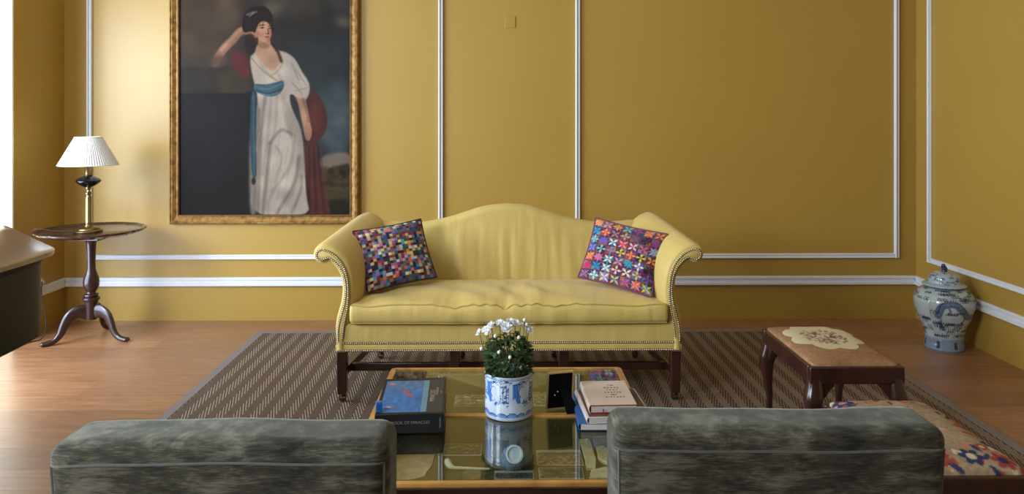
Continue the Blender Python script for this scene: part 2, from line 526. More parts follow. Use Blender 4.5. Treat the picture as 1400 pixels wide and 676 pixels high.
def chaikin(pts, it=2):
    p = np.asarray(pts, float)
    for _ in range(it):
        q = np.roll(p, -1, 0)
        p = np.stack([0.75 * p + 0.25 * q, 0.25 * p + 0.75 * q], 1).reshape(-1, 2)
    return p
def spline(pts, n=8):
    """open Catmull-Rom through points (any dimension)"""
    P = [np.asarray(p, float) for p in pts]
    P = [2 * P[0] - P[1]] + P + [2 * P[-1] - P[-2]]
    out = []
    for i in range(1, len(P) - 2):
        p0, p1, p2, p3 = P[i - 1:i + 3]
        for k in range(n):
            t = k / n
            out.append(tuple(0.5 * ((2 * p1) + (-p0 + p2) * t + (2 * p0 - 5 * p1 + 4 * p2 - p3) * t * t + (-p0 + 3 * p1 - 3 * p2 + p3) * t ** 3)))
    out.append(tuple(P[-2]))
    return out
def grid(nu, nv, fn):
    mb = MB()
    v = [fn(i / nu, j / nv) for j in range(nv + 1) for i in range(nu + 1)]
    f = [(j * (nu + 1) + i, j * (nu + 1) + i + 1, (j + 1) * (nu + 1) + i + 1, (j + 1) * (nu + 1) + i) for j in range(nv) for i in range(nu)]
    return mb.add(v, f)
def lerp(x, xs, ys): return float(np.interp(x, xs, ys))
def sstep(a, b, x):
    t = max(0.0, min(1.0, (x - a) / (b - a))); return t * t * (3 - 2 * t)

# ------------------------------------------------------------------ the room
XL, XR, YB = -3.257, 3.103, 5.464
XW = -3.64                       # back of the window recess
H = 3.5
struct('floor', MB().box(-4.0, XR + 0.1, -2.6, YB + 0.1, -0.06, 0), M['floor'], smooth=False)
struct('ceiling', MB().box(-4.0, XR + 0.1, -2.6, YB + 0.1, H, H + 0.1), M['ceil'], smooth=False)
struct('wall_back', MB().box(-4.0, XR + 0.1, YB, YB + 0.1, 0, H), M['wall'], smooth=False)
struct('wall_right', MB().box(XR, XR + 0.1, -2.6, YB, 0, H), M['wall'], smooth=False)
WY0, WY1, WZ0, WZ1 = 1.75, 4.76, 0.06, 3.1
wl = MB()
wl.box(XL - 0.74, XL, 4.905, YB, 0, H)                      # return beside the corner
wl.box(XW - 0.1, XW, WY1, 4.905, 0, H)
wl.box(XW - 0.1, XW, WY0, WY1, WZ1, H)
wl.box(XW - 0.1, XW, WY0, WY1, 0, WZ0)
wl.box(XW - 0.1, XW, 1.3, WY0, 0, H)
V0, V1, VZ0, VZ1 = -.55, .95, .9, 3.1  # opening of the unseen side window, added for the fill light
wl.box(XL - 0.74, XL, -2.6, V0, 0, H); wl.box(XL - 0.74, XL, V1, 1.3, 0, H)
wl.box(XL - .74, XL, V0, V1, 0, VZ0); wl.box(XL - .74, XL, V0, V1, VZ1, H)
struct('wall_left', wl, M['wall'], smooth=False)
struct('reveal_glare_board', MB().box(XW, XL - .001, 4.890, 4.9045, 0.0, H), M['reveal_glare'], smooth=False)  # added board carrying the reveal's glare in its colour
win = MB()
win.box(XW - 0.08, XW - 0.02, WY0, WY0 + 0.07, WZ0, WZ1); win.box(XW - 0.08, XW - 0.02, WY1 - 0.07, WY1, WZ0, WZ1)
win.box(XW - 0.08, XW - 0.02, WY0, WY1, WZ0, WZ0 + 0.08); win.box(XW - 0.08, XW - 0.02, WY0, WY1, WZ1 - 0.07, WZ1)
win.box(XW - 0.07, XW - 0.03, (WY0 + WY1) / 2 - 0.02, (WY0 + WY1) / 2 + 0.02, WZ0, WZ1)
struct('window_1', win, M['trim'], smooth=False)
win = MB()
for a_, b_ in ((V0, V0 + .06), (V1 - .06, V1), ((V0 + V1) / 2 - .02, (V0 + V1) / 2 + .02)): win.box(XL - .16, XL - .11, a_, b_, VZ0, VZ1)
for a_, b_ in ((VZ0, VZ0 + .06), (VZ1 - .06, VZ1)): win.box(XL - .16, XL - .11, V0 + .06, V1 - .06, a_, b_)
struct('added_window_2', win, M['trim'], smooth=False)  # unseen window frame, added around the side fill light
sl = MB().box(XW, XW + 0.16, WY0 - 0.05, WY1 + 0.05, WZ0 - 0.04, WZ0)
struct('trim_1', sl, M['trim'], bevel=0.008)

def strip_back(mb, x0, x1, z0, z1, d=0.016):
    """stepped moulding lying on the back wall"""
    w = min(x1 - x0, z1 - z0) * 0.24
    mb.box(x0, x1, YB - d, YB, z0, z1)
    if x1 - x0 > z1 - z0:
        mb.box(x0, x1, YB - d - 0.012, YB - d, z0 + w * 0.3, z0 + w * 1.6); mb.box(x0, x1, YB - d - 0.006, YB - d, z1 - w * 1.3, z1 - w * 0.2)
    else:
        mb.box(x0 + w * 0.3, x0 + w * 1.6, YB - d - 0.012, YB - d, z0, z1); mb.box(x1 - w * 1.3, x1 - w * 0.2, YB - d - 0.006, YB - d, z0, z1)
def strip_right(mb, y0, y1, z0, z1, d=0.016):
    w = min(y1 - y0, z1 - z0) * 0.24
    mb.box(XR - d, XR, y0, y1, z0, z1)
    if y1 - y0 > z1 - z0:
        mb.box(XR - d - 0.012, XR - d, y0, y1, z0 + w * 0.3, z0 + w * 1.6); mb.box(XR - d - 0.006, XR - d, y0, y1, z1 - w * 1.3, z1 - w * 0.2)
    else:
        mb.box(XR - d - 0.012, XR - d, y0 + w * 0.3, y0 + w * 1.6, z0, z1); mb.box(XR - d - 0.006, XR - d, y1 - w * 1.3, y1 - w * 0.2, z0, z1)
PT = 3.05
def panel_back(name, x0, x1):
    m = MB(); w = 0.036; z0 = 0.457
    strip_back(m, x0, x0 + w, z0, PT); strip_back(m, x1 - w, x1, z0, PT)
    strip_back(m, x0 + w, x1 - w, z0, z0 + w); strip_back(m, x0 + w, x1 - w, PT - w, PT)
    struct(name, m, M['trim'], bevel=0.003, seg=1, smooth=False)
panel_back('trim_2', -3.083, -0.449)
panel_back('trim_3', 0.537, 2.968)
m = MB()
strip_right(m, 5.277 - 0.018, 5.277 + 0.018, 0.457, PT); strip_right(m, 1.5, 1.536, 0.457, PT)
strip_right(m, 1.536, 5.259, 0.457, 0.493); strip_right(m, 1.536, 5.259, PT - 0.036, PT)
struct('trim_4', m, M['trim'], bevel=0.003, seg=1, smooth=False)
m = MB(); strip_back(m, XL, XR, 0.257, 0.325, 0.02)
struct('baseboard_back', m, M['trim'], bevel=0.003, seg=1, smooth=False)
m = MB(); strip_right(m, -2.5, YB - 0.03, 0.257, 0.325, 0.02)
struct('baseboard_right', m, M['trim'], bevel=0.003, seg=1, smooth=False)
m = MB().box(XL, XL + 0.02, 4.905, YB - 0.03, 0.257, 0.325).box(XL + 0.02, XL + 0.03, 4.905, YB - 0.03, 0.262, 0.29)
struct('baseboard_left', m, M['trim'], bevel=0.003, seg=1, smooth=False)

# blank cover plate, papered over like the wall
o = obj('cover_plate', MB().box(-0.039, 0.039, -0.006, 0.002, -0.043, 0.043), M['wall'], loc=(0.05, YB, 2.225), bevel=0.002)
tag(o, 'small square cover plate papered yellow like the wall, high above the sofa', 'wall plate')

# rug
rt = thing('herringbone_rug', 'brown herringbone sisal rug with grey binding under the sofa', 'rug', (0.32, 3.1, 0))
RX, RY0, RY1 = 2.037, -2.1, 2.055
obj('weave', MB().box(-RX + 0.045, RX - 0.045, RY0 + 0.045, RY1 - 0.045, 0.0005, 0.010), M['rug'], rt, smooth=False)
m = MB()
for a, b in (((-RX, RY0), (RX, RY0 + 0.05)), ((-RX, RY1 - 0.05), (RX, RY1)), ((-RX, RY0 + .05), (-RX + 0.05, RY1 - .05)), ((RX - 0.05, RY0 + .05), (RX, RY1 - .05))):
    m.box(a[0], b[0], a[1], b[1], 0.0005, 0.012)
obj('binding', m, M['rug_edge'], rt, smooth=False)
RUG = 0.0125
# ------------------------------------------------------------------ the sofa (local x = offset, y = back, z = up)
SX, SY = 0.03, 3.83
sofa = thing('camelback_sofa', 'yellow silk camelback sofa with scrolled arms and brass nail trim on the rug', 'sofa', (SX, SY, RUG))
HW = 0.906

# padded seat frame with a soft bulge
def sf_warp(x, y, z):
    return (x, y - (0.006 * math.cos(z / 0.08 * 1.3) if y < 0 else 0), z)
obj('seat_frame', MB().rbox((0, 0.335, 0.345), (HW - 0.006, 0.335, 0.075), 0.024, 10, sf_warp), M['sofa'], sofa)
obj('base_band', MB().rbox((0, 0.335, 0.290), (HW, 0.342, 0.020), 0.008, 4), M['sofa'], sofa)

# arms: S-curved section lofted from the scroll at the front to the back
outer = [(.902, .268), (.903, .33), (.900, .40), (.884, .47), (.868, .53), (.862, .60), (.870, .66), (.890, .705), (.915, .735), (.938, .752), (.956, .748), (.975, .741), (.990, .743), (1.006, .755), (1.014, .775)]
upper = [(1.010, .797), (.996, .812), (.974, .818), (.952, .814), (.917, .797), (.886, .770), (.860, .735), (.842, .695), (.832, .65), (.828, .60), (.828, .55), (.836, .48), (.850, .41), (.858, .34), (.858, .268)]
prof = spline(outer + upper, 3)
NU = len(prof)
ctr = np.array(prof).mean(0)
def arm_pt(p, s, grow, side):
    x, z = p
    # crest swings inward and up towards the back
    k = sstep(.46, .80, z)
    inner = 1.0 if x < .88 and z > .3 else 0.0
    x2 = x - 0.118 * s * k - 0.05 * sstep(0, .3, s) * sstep(.35, .6, z) * (1 - k) * sstep(.90, .83, x)
    z2 = z + 0.085 * s * k
    if grow:
        i = prof.index(p); a = np.array(prof[i - 1]); b = np.array(prof[(i + 1) % NU])
        t = b - a; t /= (np.linalg.norm(t) + 1e-9)
        n = np.array([t[1], -t[0]])
        w = sstep(.30, .46, z)
        x2 += n[0] * grow * w; z2 += n[1] * grow * w
    return (side * x2, z2)
# orientation check for outward normal
_a = 0
for i in range(NU):
    x0, z0 = prof[i]; x1, z1 = prof[(i + 1) % NU]; _a += x0 * z1 - x1 * z0
GS = 1 if _a > 0 else -1
stations = [(0.0, 0.0), (0.004, 0.007), (0.018, 0.013), (0.05, 0.016), (0.12, 0.016), (0.22, 0.018), (0.34, 0.02), (0.46, 0.021), (0.56, 0.021), (0.63, 0.016), (0.665, 0.004), (0.675, -0.014)]
for side in (-1, 1):
    rings = []
    for y, g in stations:
        rings.append([(lambda q: (q[0], y, q[1]))(arm_pt(p, min(1, y / 0.6), g * GS, side)) for p in prof])
    mb = MB().loft(rings)
    arm = obj('arm', mb, M['sofa'], sofa, angle=60)
    # the applied front panel between the two nail rows
    inset = []
    for i, p in enumerate(prof):
        a = np.array(prof[i - 1]); b = np.array(prof[(i + 1) % NU]); t = b - a; t /= np.linalg.norm(t) + 1e-9
        n = np.array([t[1], -t[0]]) * GS
        q = np.array(p) - n * 0.007
        inset.append((side * q[0], q[1]))
    inset2 = [(x * 1.0, z) for x, z in inset]
    r0 = [(x, 0.002, z) for x, z in inset]; r1 = [(x, -0.008, z) for x, z in inset]
    r2 = []
    for i, (x, z) in enumerate(inset):
        a = np.array(inset[i - 1]); b = np.array(inset[(i + 1) % NU]); t = b - a; t /= np.linalg.norm(t) + 1e-9
        n = np.array([t[1], -t[0]]) * GS * side
        r2.append((x - n[0] * 0.006, -0.013, z - n[1] * 0.006))
    obj('arm_front_panel', MB().loft([r0, r1, r2]), M['sofa'], sofa, angle=60)

# camel back
bx = [0, .13, .245, .33, .42, .545, .66, .76, .86]
bz = [.974, .962, .930, .902, .880, .860, .864, .872, .864]
def back_top(x): 
    ax = abs(x)
    P = spline(list(zip(bx, bz)), 6)
    return lerp(ax, [p[0] for p in P], [p[1] for p in P])
rings = []
NX = 72
for i in range(NX + 1):
    x = -0.855 + 1.71 * i / NX
    zt = back_top(x); e = 1 - sstep(.70, .855, abs(x)) * 0.35
    ring = []
    # front face rising from the deck, raked, rolled top, straight back
    for k in range(15):
        t = k / 14
        z = .36 + (zt - .05 - .36) * t
        yy = .505 + .075 * t - .018 * math.sin(PI * t) * e
        w = 0.0075 * (math.sin(x * 47 + 3 * math.sin(x * 9) + t * 1.2) * math.sin(PI * min(1, t * 1.15)) ** 1.0) * math.exp(-(x / .55) ** 4) * (0.6 + .4 * math.sin(x * 17 + 1.3))
        w += 0.0045 * math.sin(x * 83 + 5 * math.sin(x * 5) + t * 2) * math.sin(PI * t) * math.exp(-(x / .5) ** 4)
        ring.append((x, yy + w, z))
    for k in range(1, 12):
        a = PI - PI * k / 12
        ring.append((x, .58 + .055 + .055 * math.cos(a) + .0, zt - .05 + .05 * math.sin(a)))
    for k in range(9):
        t = k / 8
        ring.append((x, .69 - .01 * t, zt - .05 + (.36 - zt + .05) * t))
    rings.append(ring)
obj('backrest', MB().loft(rings), M['sofa'], sofa, angle=70)

# loose seat cushion
def cush(x, y, z):
    top = sstep(-.01, .045, z)
    u = x / .845; v = (y + .0) / .275
    crown = 0.040 * (1 - u ** 4) * (1 - v ** 4)
    front_sag = 0.0
    wr = 0
    env = math.exp(-((x - .02) / .42) ** 4)
    ph = x + 0.10 * (y + .27) * (1 if x > 0 else -1)
    wr += .0115 * env * math.sin(ph * 44 + 2.2 * math.sin(ph * 11 + .7)) * (0.55 + .45 * math.sin(ph * 13 + 1 + y * 6)) * sstep(.26, -.05, y)
    wr += .0055 * math.sin(x * 21 + y * 26 + 2 * math.sin(x * 7)) * sstep(.25, .0, y) 
    wr += .004 * math.sin(x * 90 + 5 * math.sin(x * 6) + y * 9) * env
    cr = -.024 * math.exp(-((x + .02 - (y + .275) * .04) / .016) ** 2) * sstep(.2, -.2, y)
    z2 = z + top * (crown + wr + cr)
    if z <= 0: z2 = z + .010 * (1 - u ** 4) * (0.3 + .7 * abs(u)) * 0
    ff = sstep(-.20, -.275, y)
    yb = y - ff * .012 * (1 - (z / .05) ** 2) + ff * .004 * math.sin(x * 61 + 4 * math.sin(x * 9)) * env - ff * .006 * math.cos(x * 3)
    xb = x * (1 + .004 * math.sin(y * 9))
    return (xb, yb, z2)
cu = MB().rbox((0, .245, .470), (.833, .275, .050), .022, 46, cush)
cus = obj('seat_cushion', cu, M['sofa'], sofa, angle=180)
for zz, nm in ((.517, 1), (.425, 0)):
    path = []
    for i in range(121):
        x = -.822 + 1.644 * i / 120
        q = cush(x, -.275 + .012, zz - .470 if nm else -.044)
        path.append((x, .245 + q[1] + (-.006 if nm else -.006), .470 + q[2] - (.004 if nm else 0)))
    obj('welt', MB().tube(path, .0045, 6), M['sofa_welt'], cus)

# legs with casters, stretchers
def leg(x, y, top, w, rake=0.0, cast=True):
    mb = MB()
    z0 = .045
    r = []
    for t in (0, .25, .5, .75, 1):
        z = top + (z0 - top) * t
        ww = w / 2 * (1 - .14 * t)
        yy = y + rake * t * t
        r.append([(x - ww, yy - ww, z), (x + ww, yy - ww, z), (x + ww, yy + ww, z), (x - ww, yy + ww, z)])
    lo = obj('leg', mb.loft(r), M['mahogany'], sofa, bevel=.004)
    cb = MB(); yy = y + rake
    cb.lathe([(.012, .046), (.014, .052), (.014, .030), (.009, .026)], 12, x, yy + .004)
    cb.tube([(x - .014, yy + .012, .016), (x + .014, yy + .012, .016)], .0155, 16)
    cb.box(x - .018, x - .0145, yy - .002, yy + .018, .012, .034); cb.box(x + .0145, x + .018, yy - .002, yy + .018, .012, .034)
    obj('caster', cb, M['caster'], lo)
for x in (-.877, -.287, .287, .877):
    leg(x, .030, .275, .054)
    leg(x * (.79 / .877) if abs(x) > .5 else x, .62, .275, .05, .095)
for sx in (-1, 1):
    mb = MB()
    a, b = (.877 * sx, .05), (.80 * sx, .64)
    d = .012
    mb.loft([[(a[0] - d, a[1], .125), (a[0] + d, a[1], .125), (a[0] + d, a[1], .165), (a[0] - d, a[1], .165)],
             [(b[0] - d, b[1], .125), (b[0] + d, b[1], .125), (b[0] + d, b[1], .165), (b[0] - d, b[1], .165)]])
    obj('side_stretcher', mb, M['mahogany'], sofa, bevel=.003)
    mb = MB().box(.287 * sx - d, .287 * sx + d, .05, .63, .125, .165)
    obj('side_stretcher', mb, M['mahogany'], sofa, bevel=.003)
obj('cross_stretcher', MB().box(-.865, .865, .145, .170, .120, .162), M['mahogany'], sofa, bevel=.003)

# nail heads
nails = []
arm_rows = {}
def along(path, step):
    P = [np.array(p) for p in path]
    L = [0]
    for a, b in zip(P[:-1], P[1:]): L.append(L[-1] + np.linalg.norm(b - a))
    n = int(L[-1] / step)
    out = []
    for i in range(n + 1):
        d = i * step
        k = max(0, min(len(P) - 2, int(np.searchsorted(L, d)) - 1))
        t = (d - L[k]) / (L[k + 1] - L[k] + 1e-9)
        out.append(P[k] + (P[k + 1] - P[k]) * t)
    return out
for z in (.279, .318):
    for p in along([(-.895, z), (.895, z)], .0113):
        nails.append((p[0], -.0092 if z < .3 else -.0082, p[1]))
for side in (-1, 1):
    rows = spline(outer[1:] + upper[:-1], 8)
    ins = []
    for i, p in enumerate(rows):
        a = np.array(rows[max(0, i - 1)]); b = np.array(rows[min(len(rows) - 1, i + 1)]); t = b - a; t /= np.linalg.norm(t) + 1e-9
        n = np.array([t[1], -t[0]]) * GS
        ins.append(np.array(p) - n * .0115)
    arm_rows[side] = ins
    for p in along(ins, .0108):
        nails.append((side * p[0], -.0135, p[1]))
gap_strips = MB()
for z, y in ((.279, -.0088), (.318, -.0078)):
    gap_strips.box(-.900, .900, y, y + .004, z - .0052, z + .0052)
obj('nail_gap_shade', gap_strips, M['nail_gap_shade'], sofa, smooth=False)  # dark strips standing for the shade between nailheads
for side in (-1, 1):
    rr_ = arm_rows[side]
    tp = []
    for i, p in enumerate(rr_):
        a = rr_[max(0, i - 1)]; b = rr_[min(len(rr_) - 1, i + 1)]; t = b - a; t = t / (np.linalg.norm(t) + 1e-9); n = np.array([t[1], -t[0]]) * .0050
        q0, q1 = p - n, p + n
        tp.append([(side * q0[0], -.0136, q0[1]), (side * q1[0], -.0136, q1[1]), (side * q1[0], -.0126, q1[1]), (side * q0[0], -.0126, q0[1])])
    obj('nail_gap_shade', MB().loft(tp), M['nail_gap_shade'], sofa, smooth=False)
def dome(mb, x, y, z, r=.0045):
    n = 8; rings = []
    for k in range(4):
        a = PI / 2 * k / 3
        rr = r * math.cos(a) + 1e-5; d = r * .9 * math.sin(a)
        rings.append([(x + rr * math.cos(2 * PI * j / n), y - d, z + rr * math.sin(2 * PI * j / n)) for j in range(n)])
    return mb.loft(rings)
nh = obj('nailhead', dome(MB(), 0, 0, 0), M['nail'], sofa, loc=nails[0])
big = sorted(nails[1:], key=lambda p: -abs(p[2] - .2) if abs(p[0]) > .8 else 0)
first, rest = big[:99], big[99:]
for p in first:
    c = nh.copy(); c.location = p; c.parent = sofa; C.objects.link(c)
mb = MB()
for p in rest: dome(mb, *p)
o = obj('nailhead_rows', mb, M['nail'], sofa); o['kind'] = 'stuff'

# ------------------------------------------------------------------ the two patchwork cushions
def pillow(name, label, px, half, halfv, thick, canvas, Rv, Uv, pipe_mat, ears):
    Rv = Vector(Rv).normalized(); Uv = Vector(Uv); Uv = (Uv - Rv * Uv.dot(Rv)).normalized(); Nv = Rv.cross(Uv)   # Nv points to the camera side (-y)
    if Nv.y > 0: Nv = -Nv
    mat = Matrix((Rv, Nv * -1, Uv)).transposed()
    t = thing(name, label, 'cushion', px, rot=mat.to_euler())
    n = 110
    def shape(u, v, s):
        # u,v in -1..1 ; pinched sides between the corner ears
        pu = 1 - ears * (1 - v * v) ; pv = 1 - ears * (1 - u * u)
        d = thick * (max(0, 1 - abs(u) ** 3.2) ** .62) * (max(0, 1 - abs(v) ** 3.2) ** .62)
        d += .004 * math.sin(u * 4 + 1) * math.sin(v * 5) * (1 - u * u) * (1 - v * v)
        return (half * u * pu, -s * d, halfv * v * pv)
    for s, nm in ((1, 'patchwork_front'), (-1, 'patchwork_back')):
        mb = grid(n, n, lambda a, b: shape(2 * a - 1, 2 * b - 1, s))
        uv = np.array([(i / n, j / n) for j in range(n + 1) for i in range(n + 1)])
        obj(nm, mb, M['paint_fabric'], t, cols=canvas.sample(uv[:, 0], 1 - uv[:, 1]), angle=180)
    ring = [shape(u, -1, 0) for u in np.linspace(-1, 1, 30)] + [shape(1, v, 0) for v in np.linspace(-1, 1, 30)[1:]] + [shape(u, 1, 0) for u in np.linspace(1, -1, 30)[1:]] + [shape(-1, v, 0) for v in np.linspace(1, -1, 30)[1:-1]]
    obj('piping', MB().tube(ring, .0055, 8, loop=True), pipe_mat, t)
    return t
# left: tiny squares
cv = Cv(0, 0, 1, 1, 330, (40, 30, 40))
pal = [(34, 30, 44), (60, 34, 50), (120, 34, 60), (150, 44, 70), (44, 70, 120), (52, 104, 160), (70, 140, 170), (40, 90, 84), (60, 76, 52), (150, 130, 100), (190, 168, 130), (206, 186, 110), (214, 140, 60), (200, 96, 70), (196, 110, 130), (140, 100, 150), (88, 70, 120), (120, 84, 56), (170, 150, 150), (90, 96, 110), (206, 196, 186), (36, 52, 56), (28, 26, 34), (110, 60, 46)]
NC = 22
for i in range(NC):
    for j in range(NC):
        c = np.array(pal[rng.integers(len(pal))]) * rng.uniform(.85, 1.1)
        mk = (cv.X >= i / NC) & (cv.X < (i + 1) / NC) & (cv.Y >= j / NC) & (cv.Y < (j + 1) / NC)
        cv.a[mk] = c
M['pipe_dark'] = simple('dark_piping', (46, 24, 40), 0.7, var=.1)
M['pipe_mag'] = simple('magenta_piping', (122, 48, 92), 0.7, var=.1)
pillow('square_cushion', 'cushion of tiny multicoloured square patches at the left end of the yellow sofa', (-.606, 4.10, .742), .201, .177, .056, cv, (.37, .19, .045), (-.10, .15, .33), M['pipe_dark'], .05)
# right: star patchwork
cv = Cv(0, 0, 1, 1, 330, (120, 50, 90))
bright = [(214, 186, 60), (226, 150, 60), (214, 92, 80), (226, 140, 120), (190, 40, 90), (150, 40, 90), (230, 190, 170), (110, 80, 160), (150, 120, 190), (50, 60, 130), (40, 90, 150), (60, 140, 160), (40, 110, 100), (140, 180, 170), (220, 214, 190), (30, 30, 50), (96, 40, 60), (180, 120, 60)]
NT_ = 7
for i in range(NT_):
    for j in range(NT_):
        x0, y0 = i / NT_, j / NT_; w = 1 / NT_
        for a in range(2):
            for b in range(2):
                mk = (cv.X >= x0 + a * w / 2) & (cv.X < x0 + (a + 1) * w / 2) & (cv.Y >= y0 + b * w / 2) & (cv.Y < y0 + (b + 1) * w / 2)
                cv.a[mk] = np.array(bright[rng.integers(len(bright))]) * .62
        cx, cy = x0 + w / 2, y0 + w / 2
        c1, c2 = bright[rng.integers(len(bright))], bright[rng.integers(len(bright))]
        for k in range(8):
            a = k * PI / 4
            pts = [(cx, cy), (cx + .31 * w * math.cos(a - .38), cy + .31 * w * math.sin(a - .38)), (cx + .60 * w * math.cos(a), cy + .60 * w * math.sin(a)), (cx + .31 * w * math.cos(a + .38), cy + .31 * w * math.sin(a + .38))]
            cv.poly(pts, c1 if k % 2 else c2, smooth=False)
for i in range(1, NT_):
    cv.stroke([(i / NT_, 0), (i / NT_, 1)], .008, (110, 40, 80)); cv.stroke([(0, i / NT_), (1, i / NT_)], .008, (110, 40, 80))
pillow('star_cushion', 'cushion of bright star patchwork with magenta edges at the right end of the yellow sofa', (.663, 4.065, .738), .212, .179, .056, cv, (.40, -.20, -.07), (.104, .14, .34), M['pipe_mag'], .05)
# ------------------------------------------------------------------ glass-topped display table
TX0, TX1, TY0, TY1, TZ = -.486, .512, 2.168, 3.181, .42
tcx, tcy = (TX0 + TX1) / 2, (TY0 + TY1) / 2
table = thing('display_table', 'square glass-topped oak display table in front of the sofa', 'coffee table', (tcx, tcy, RUG))
hx, hy = (TX1 - TX0) / 2, (TY1 - TY0) / 2
tz = TZ - RUG
def rrect(hx, hy, r, n=5):
    out = []
    for sx, sy, a0 in ((1, 1, 0), (-1, 1, 90), (-1, -1, 180), (1, -1, 270)):
        for k in range(n + 1):
            a = R(a0 + 90 * k / n)
            out.append((sx * (hx - r) + r * math.cos(a), sy * (hy - r) + r * math.sin(a)))
    return out
o_ = rrect(hx, hy, .022); i_ = rrect(hx - .024, hy - .018, .006)
fm = MB().loft([[(x, y, tz - .012) for x, y in o_], [(x, y, tz - .003) for x, y in o_], [(x * .996, y * .996, tz) for x, y in o_], [(x, y, tz) for x, y in i_], [(x, y, tz - .012) for x, y in i_]], loop=True)
obj('top_frame', fm, M['oak_frame'], table)
obj('cross_bar', MB().box(-hx + .02, hx - .02, -.014, .014, tz - .012, tz), M['oak_frame'], table, bevel=.002)
for a, b in ((-hy + .016, -.013), (.013, hy - .016)):
    obj('glass_pane', MB().box(-hx + .024, hx - .024, a, b, tz - .008, tz - .003), M['glass'], table, smooth=False)
wm = MB()
w = .02; zb = .30 - RUG
wm.box(-hx + .012, hx - .012, -hy + .012, -hy + .03, zb, tz - .024); wm.box(-hx + .012, hx - .012, hy - .03, hy - .012, zb, tz - .024)
wm.box(-hx + .012, -hx + .03, -hy + .03, hy - .03, zb, tz - .024); wm.box(hx - .03, hx - .012, -hy + .03, hy - .03, zb, tz - .024)
obj('case_wall', wm, M['mahogany'], table, bevel=.002)
lm = MB()
lm.box(-hx + .03, hx - .03, -hy + .03, hy - .03, zb, zb + .022)
lm.box(-hx + .03, hx - .03, hy - .034, hy - .03, zb, tz - .025); lm.box(-hx + .03, -hx + .034, -hy + .03, hy - .034, zb, tz - .025); lm.box(hx - .034, hx - .03, -hy + .03, hy - .034, zb, tz - .025)
lm.box(-hx + .03, hx - .03, -hy + .03, -hy + .034, zb, tz - .025)
obj('linen_lining', lm, M['linen'], table, smooth=False)
for sx in (-1, 1):
    for sy in (-1, 1):
        x, y = sx * (hx - .045), sy * (hy - .045)
        obj('leg', MB().loft([[(x - .017, y - .017, 0), (x + .017, y - .017, 0), (x + .017, y + .017, 0), (x - .017, y + .017, 0)], [(x - .024, y - .024, zb), (x + .024, y - .024, zb), (x + .024, y + .024, zb), (x - .024, y + .024, zb)]]), M['mahogany'], table, bevel=.003)
ZF = .30 + .022 + .0004        # lining surface in the world
def onfloor(px, py, z=ZF):
    Z = (1.5 - z) / (py - 163) * 1000
    return ((px - 688) / 1000 * Z, Z)
def quad_card(name, label, cat, px0, py0, px1, py1, paint, group=None, th=.0025, frame=None, rz=0, mat='paint_matte'):
    """a flat card lying on the lining, found by its photo corners; paint(cv) colours it"""
    xa, ya = onfloor((px0 + px1) / 2, py1); xb, yb = onfloor((px0 + px1) / 2, py0)
    Zm = (ya + yb) / 2
    wd = (px1 - px0) / 1000 * Zm; dp = yb - ya; cx = ((px0 + px1) / 2 - 688) / 1000 * Zm
    t = thing(name, label, cat, (cx, Zm, ZF), rz, group)
    cv = Cv(0, 0, 1, dp / wd, 90, (140, 110, 70)); paint(cv)
    n = 60; m = max(12, int(n * dp / wd))
    g = grid(n, m, lambda a, b: ((a - .5) * wd, (b - .5) * dp, th))
    uv = np.array([(i / n, j / m) for j in range(m + 1) for i in range(n + 1)])
    obj('printed_face', g, M[mat], t, cols=cv.sample(uv[:, 0], (1 - uv[:, 1]) * dp / wd) * .6, smooth=False)
    obj('mount', MB().box(-wd / 2 - .001, wd / 2 + .001, -dp / 2 - .001, dp / 2 + .001, 0, th - .0003), M['paper' if frame is None else frame], t, smooth=False)
    return t
def p_sepia(seed, a=(120, 92, 58), b=(190, 168, 130)):
    def f(cv):
        cv.a[:] = a
        cv.noise(.35, .12, seed, 2.0, .6); cv.noise(.3, .05, seed + 1)
        r = np.random.default_rng(seed)
        yh = cv.y1
        for k in range(26):
            x, y = r.uniform(0, 1), r.uniform(.25, 1) * yh
            cv.ell(x, y, r.uniform(.01, .05), r.uniform(.005, .02), b if r.uniform() < .5 else (70, 52, 34), r.uniform(-.4, .4), .6, .006)
        cv.put((cv.X < .02) | (cv.X > .98) | (cv.Y < .02) | (cv.Y > yh - .02), (206, 190, 150), .7)
    return f
def p_town(cv):
    yh = cv.y1
    cv.a[:] = (150, 120, 84); cv.noise(.3, .06, 5)
    cv.put(cv.Y < yh * .24, (200, 184, 150), 1, .02)
    cv.poly([(.0, yh * .2), (.25, yh * .14), (.5, yh * .2), (.75, yh * .12), (1, yh * .2), (1, yh * .34), (0, yh * .3)], (104, 84, 64), .9, .01)
    r = np.random.default_rng(3)
    for k in range(60):
        x, y = r.uniform(.02, .95), r.uniform(.4, .95) * yh
        cv.ell(x, y, .022, .010, (206, 190, 160) if k % 2 else (92, 66, 44), 0, .75, .004)
    cv.stroke([(0, yh * .36), (1, yh * .33)], .012, (198, 176, 140), .7, .005)
    cv.put((cv.X < .015) | (cv.X > .985) | (cv.Y > yh - .02), (210, 190, 140), .8)
quad_card('old_postcard', 'sepia card with a thin pale border lying left of the pot inside the table', 'card', 607, 608, 658, 623, p_sepia(21, (112, 94, 56), (140, 120, 78)), 'cards in the display table')
quad_card('old_postcard', 'sepia town view card with pale sky inside the table beside the bowl', 'card', 734, 617, 795, 637.5, p_town, 'cards in the display table')
quad_card('old_postcard', 'dark sepia card with pale rocks at the table edge below the town view card', 'card', 737, 641, 797, 656, p_sepia(33, (96, 78, 48), (196, 182, 150)), 'cards in the display table')
quad_card('old_postcard', 'black and white photograph card inside the table edge below the small bowl', 'card', 676, 645, 729, 656.5, lambda cv: (p_sepia(44, (70, 66, 58), (150, 146, 136))(cv), cv.put(cv.Y < cv.y1 * .3, (184, 186, 180))), 'cards in the display table')
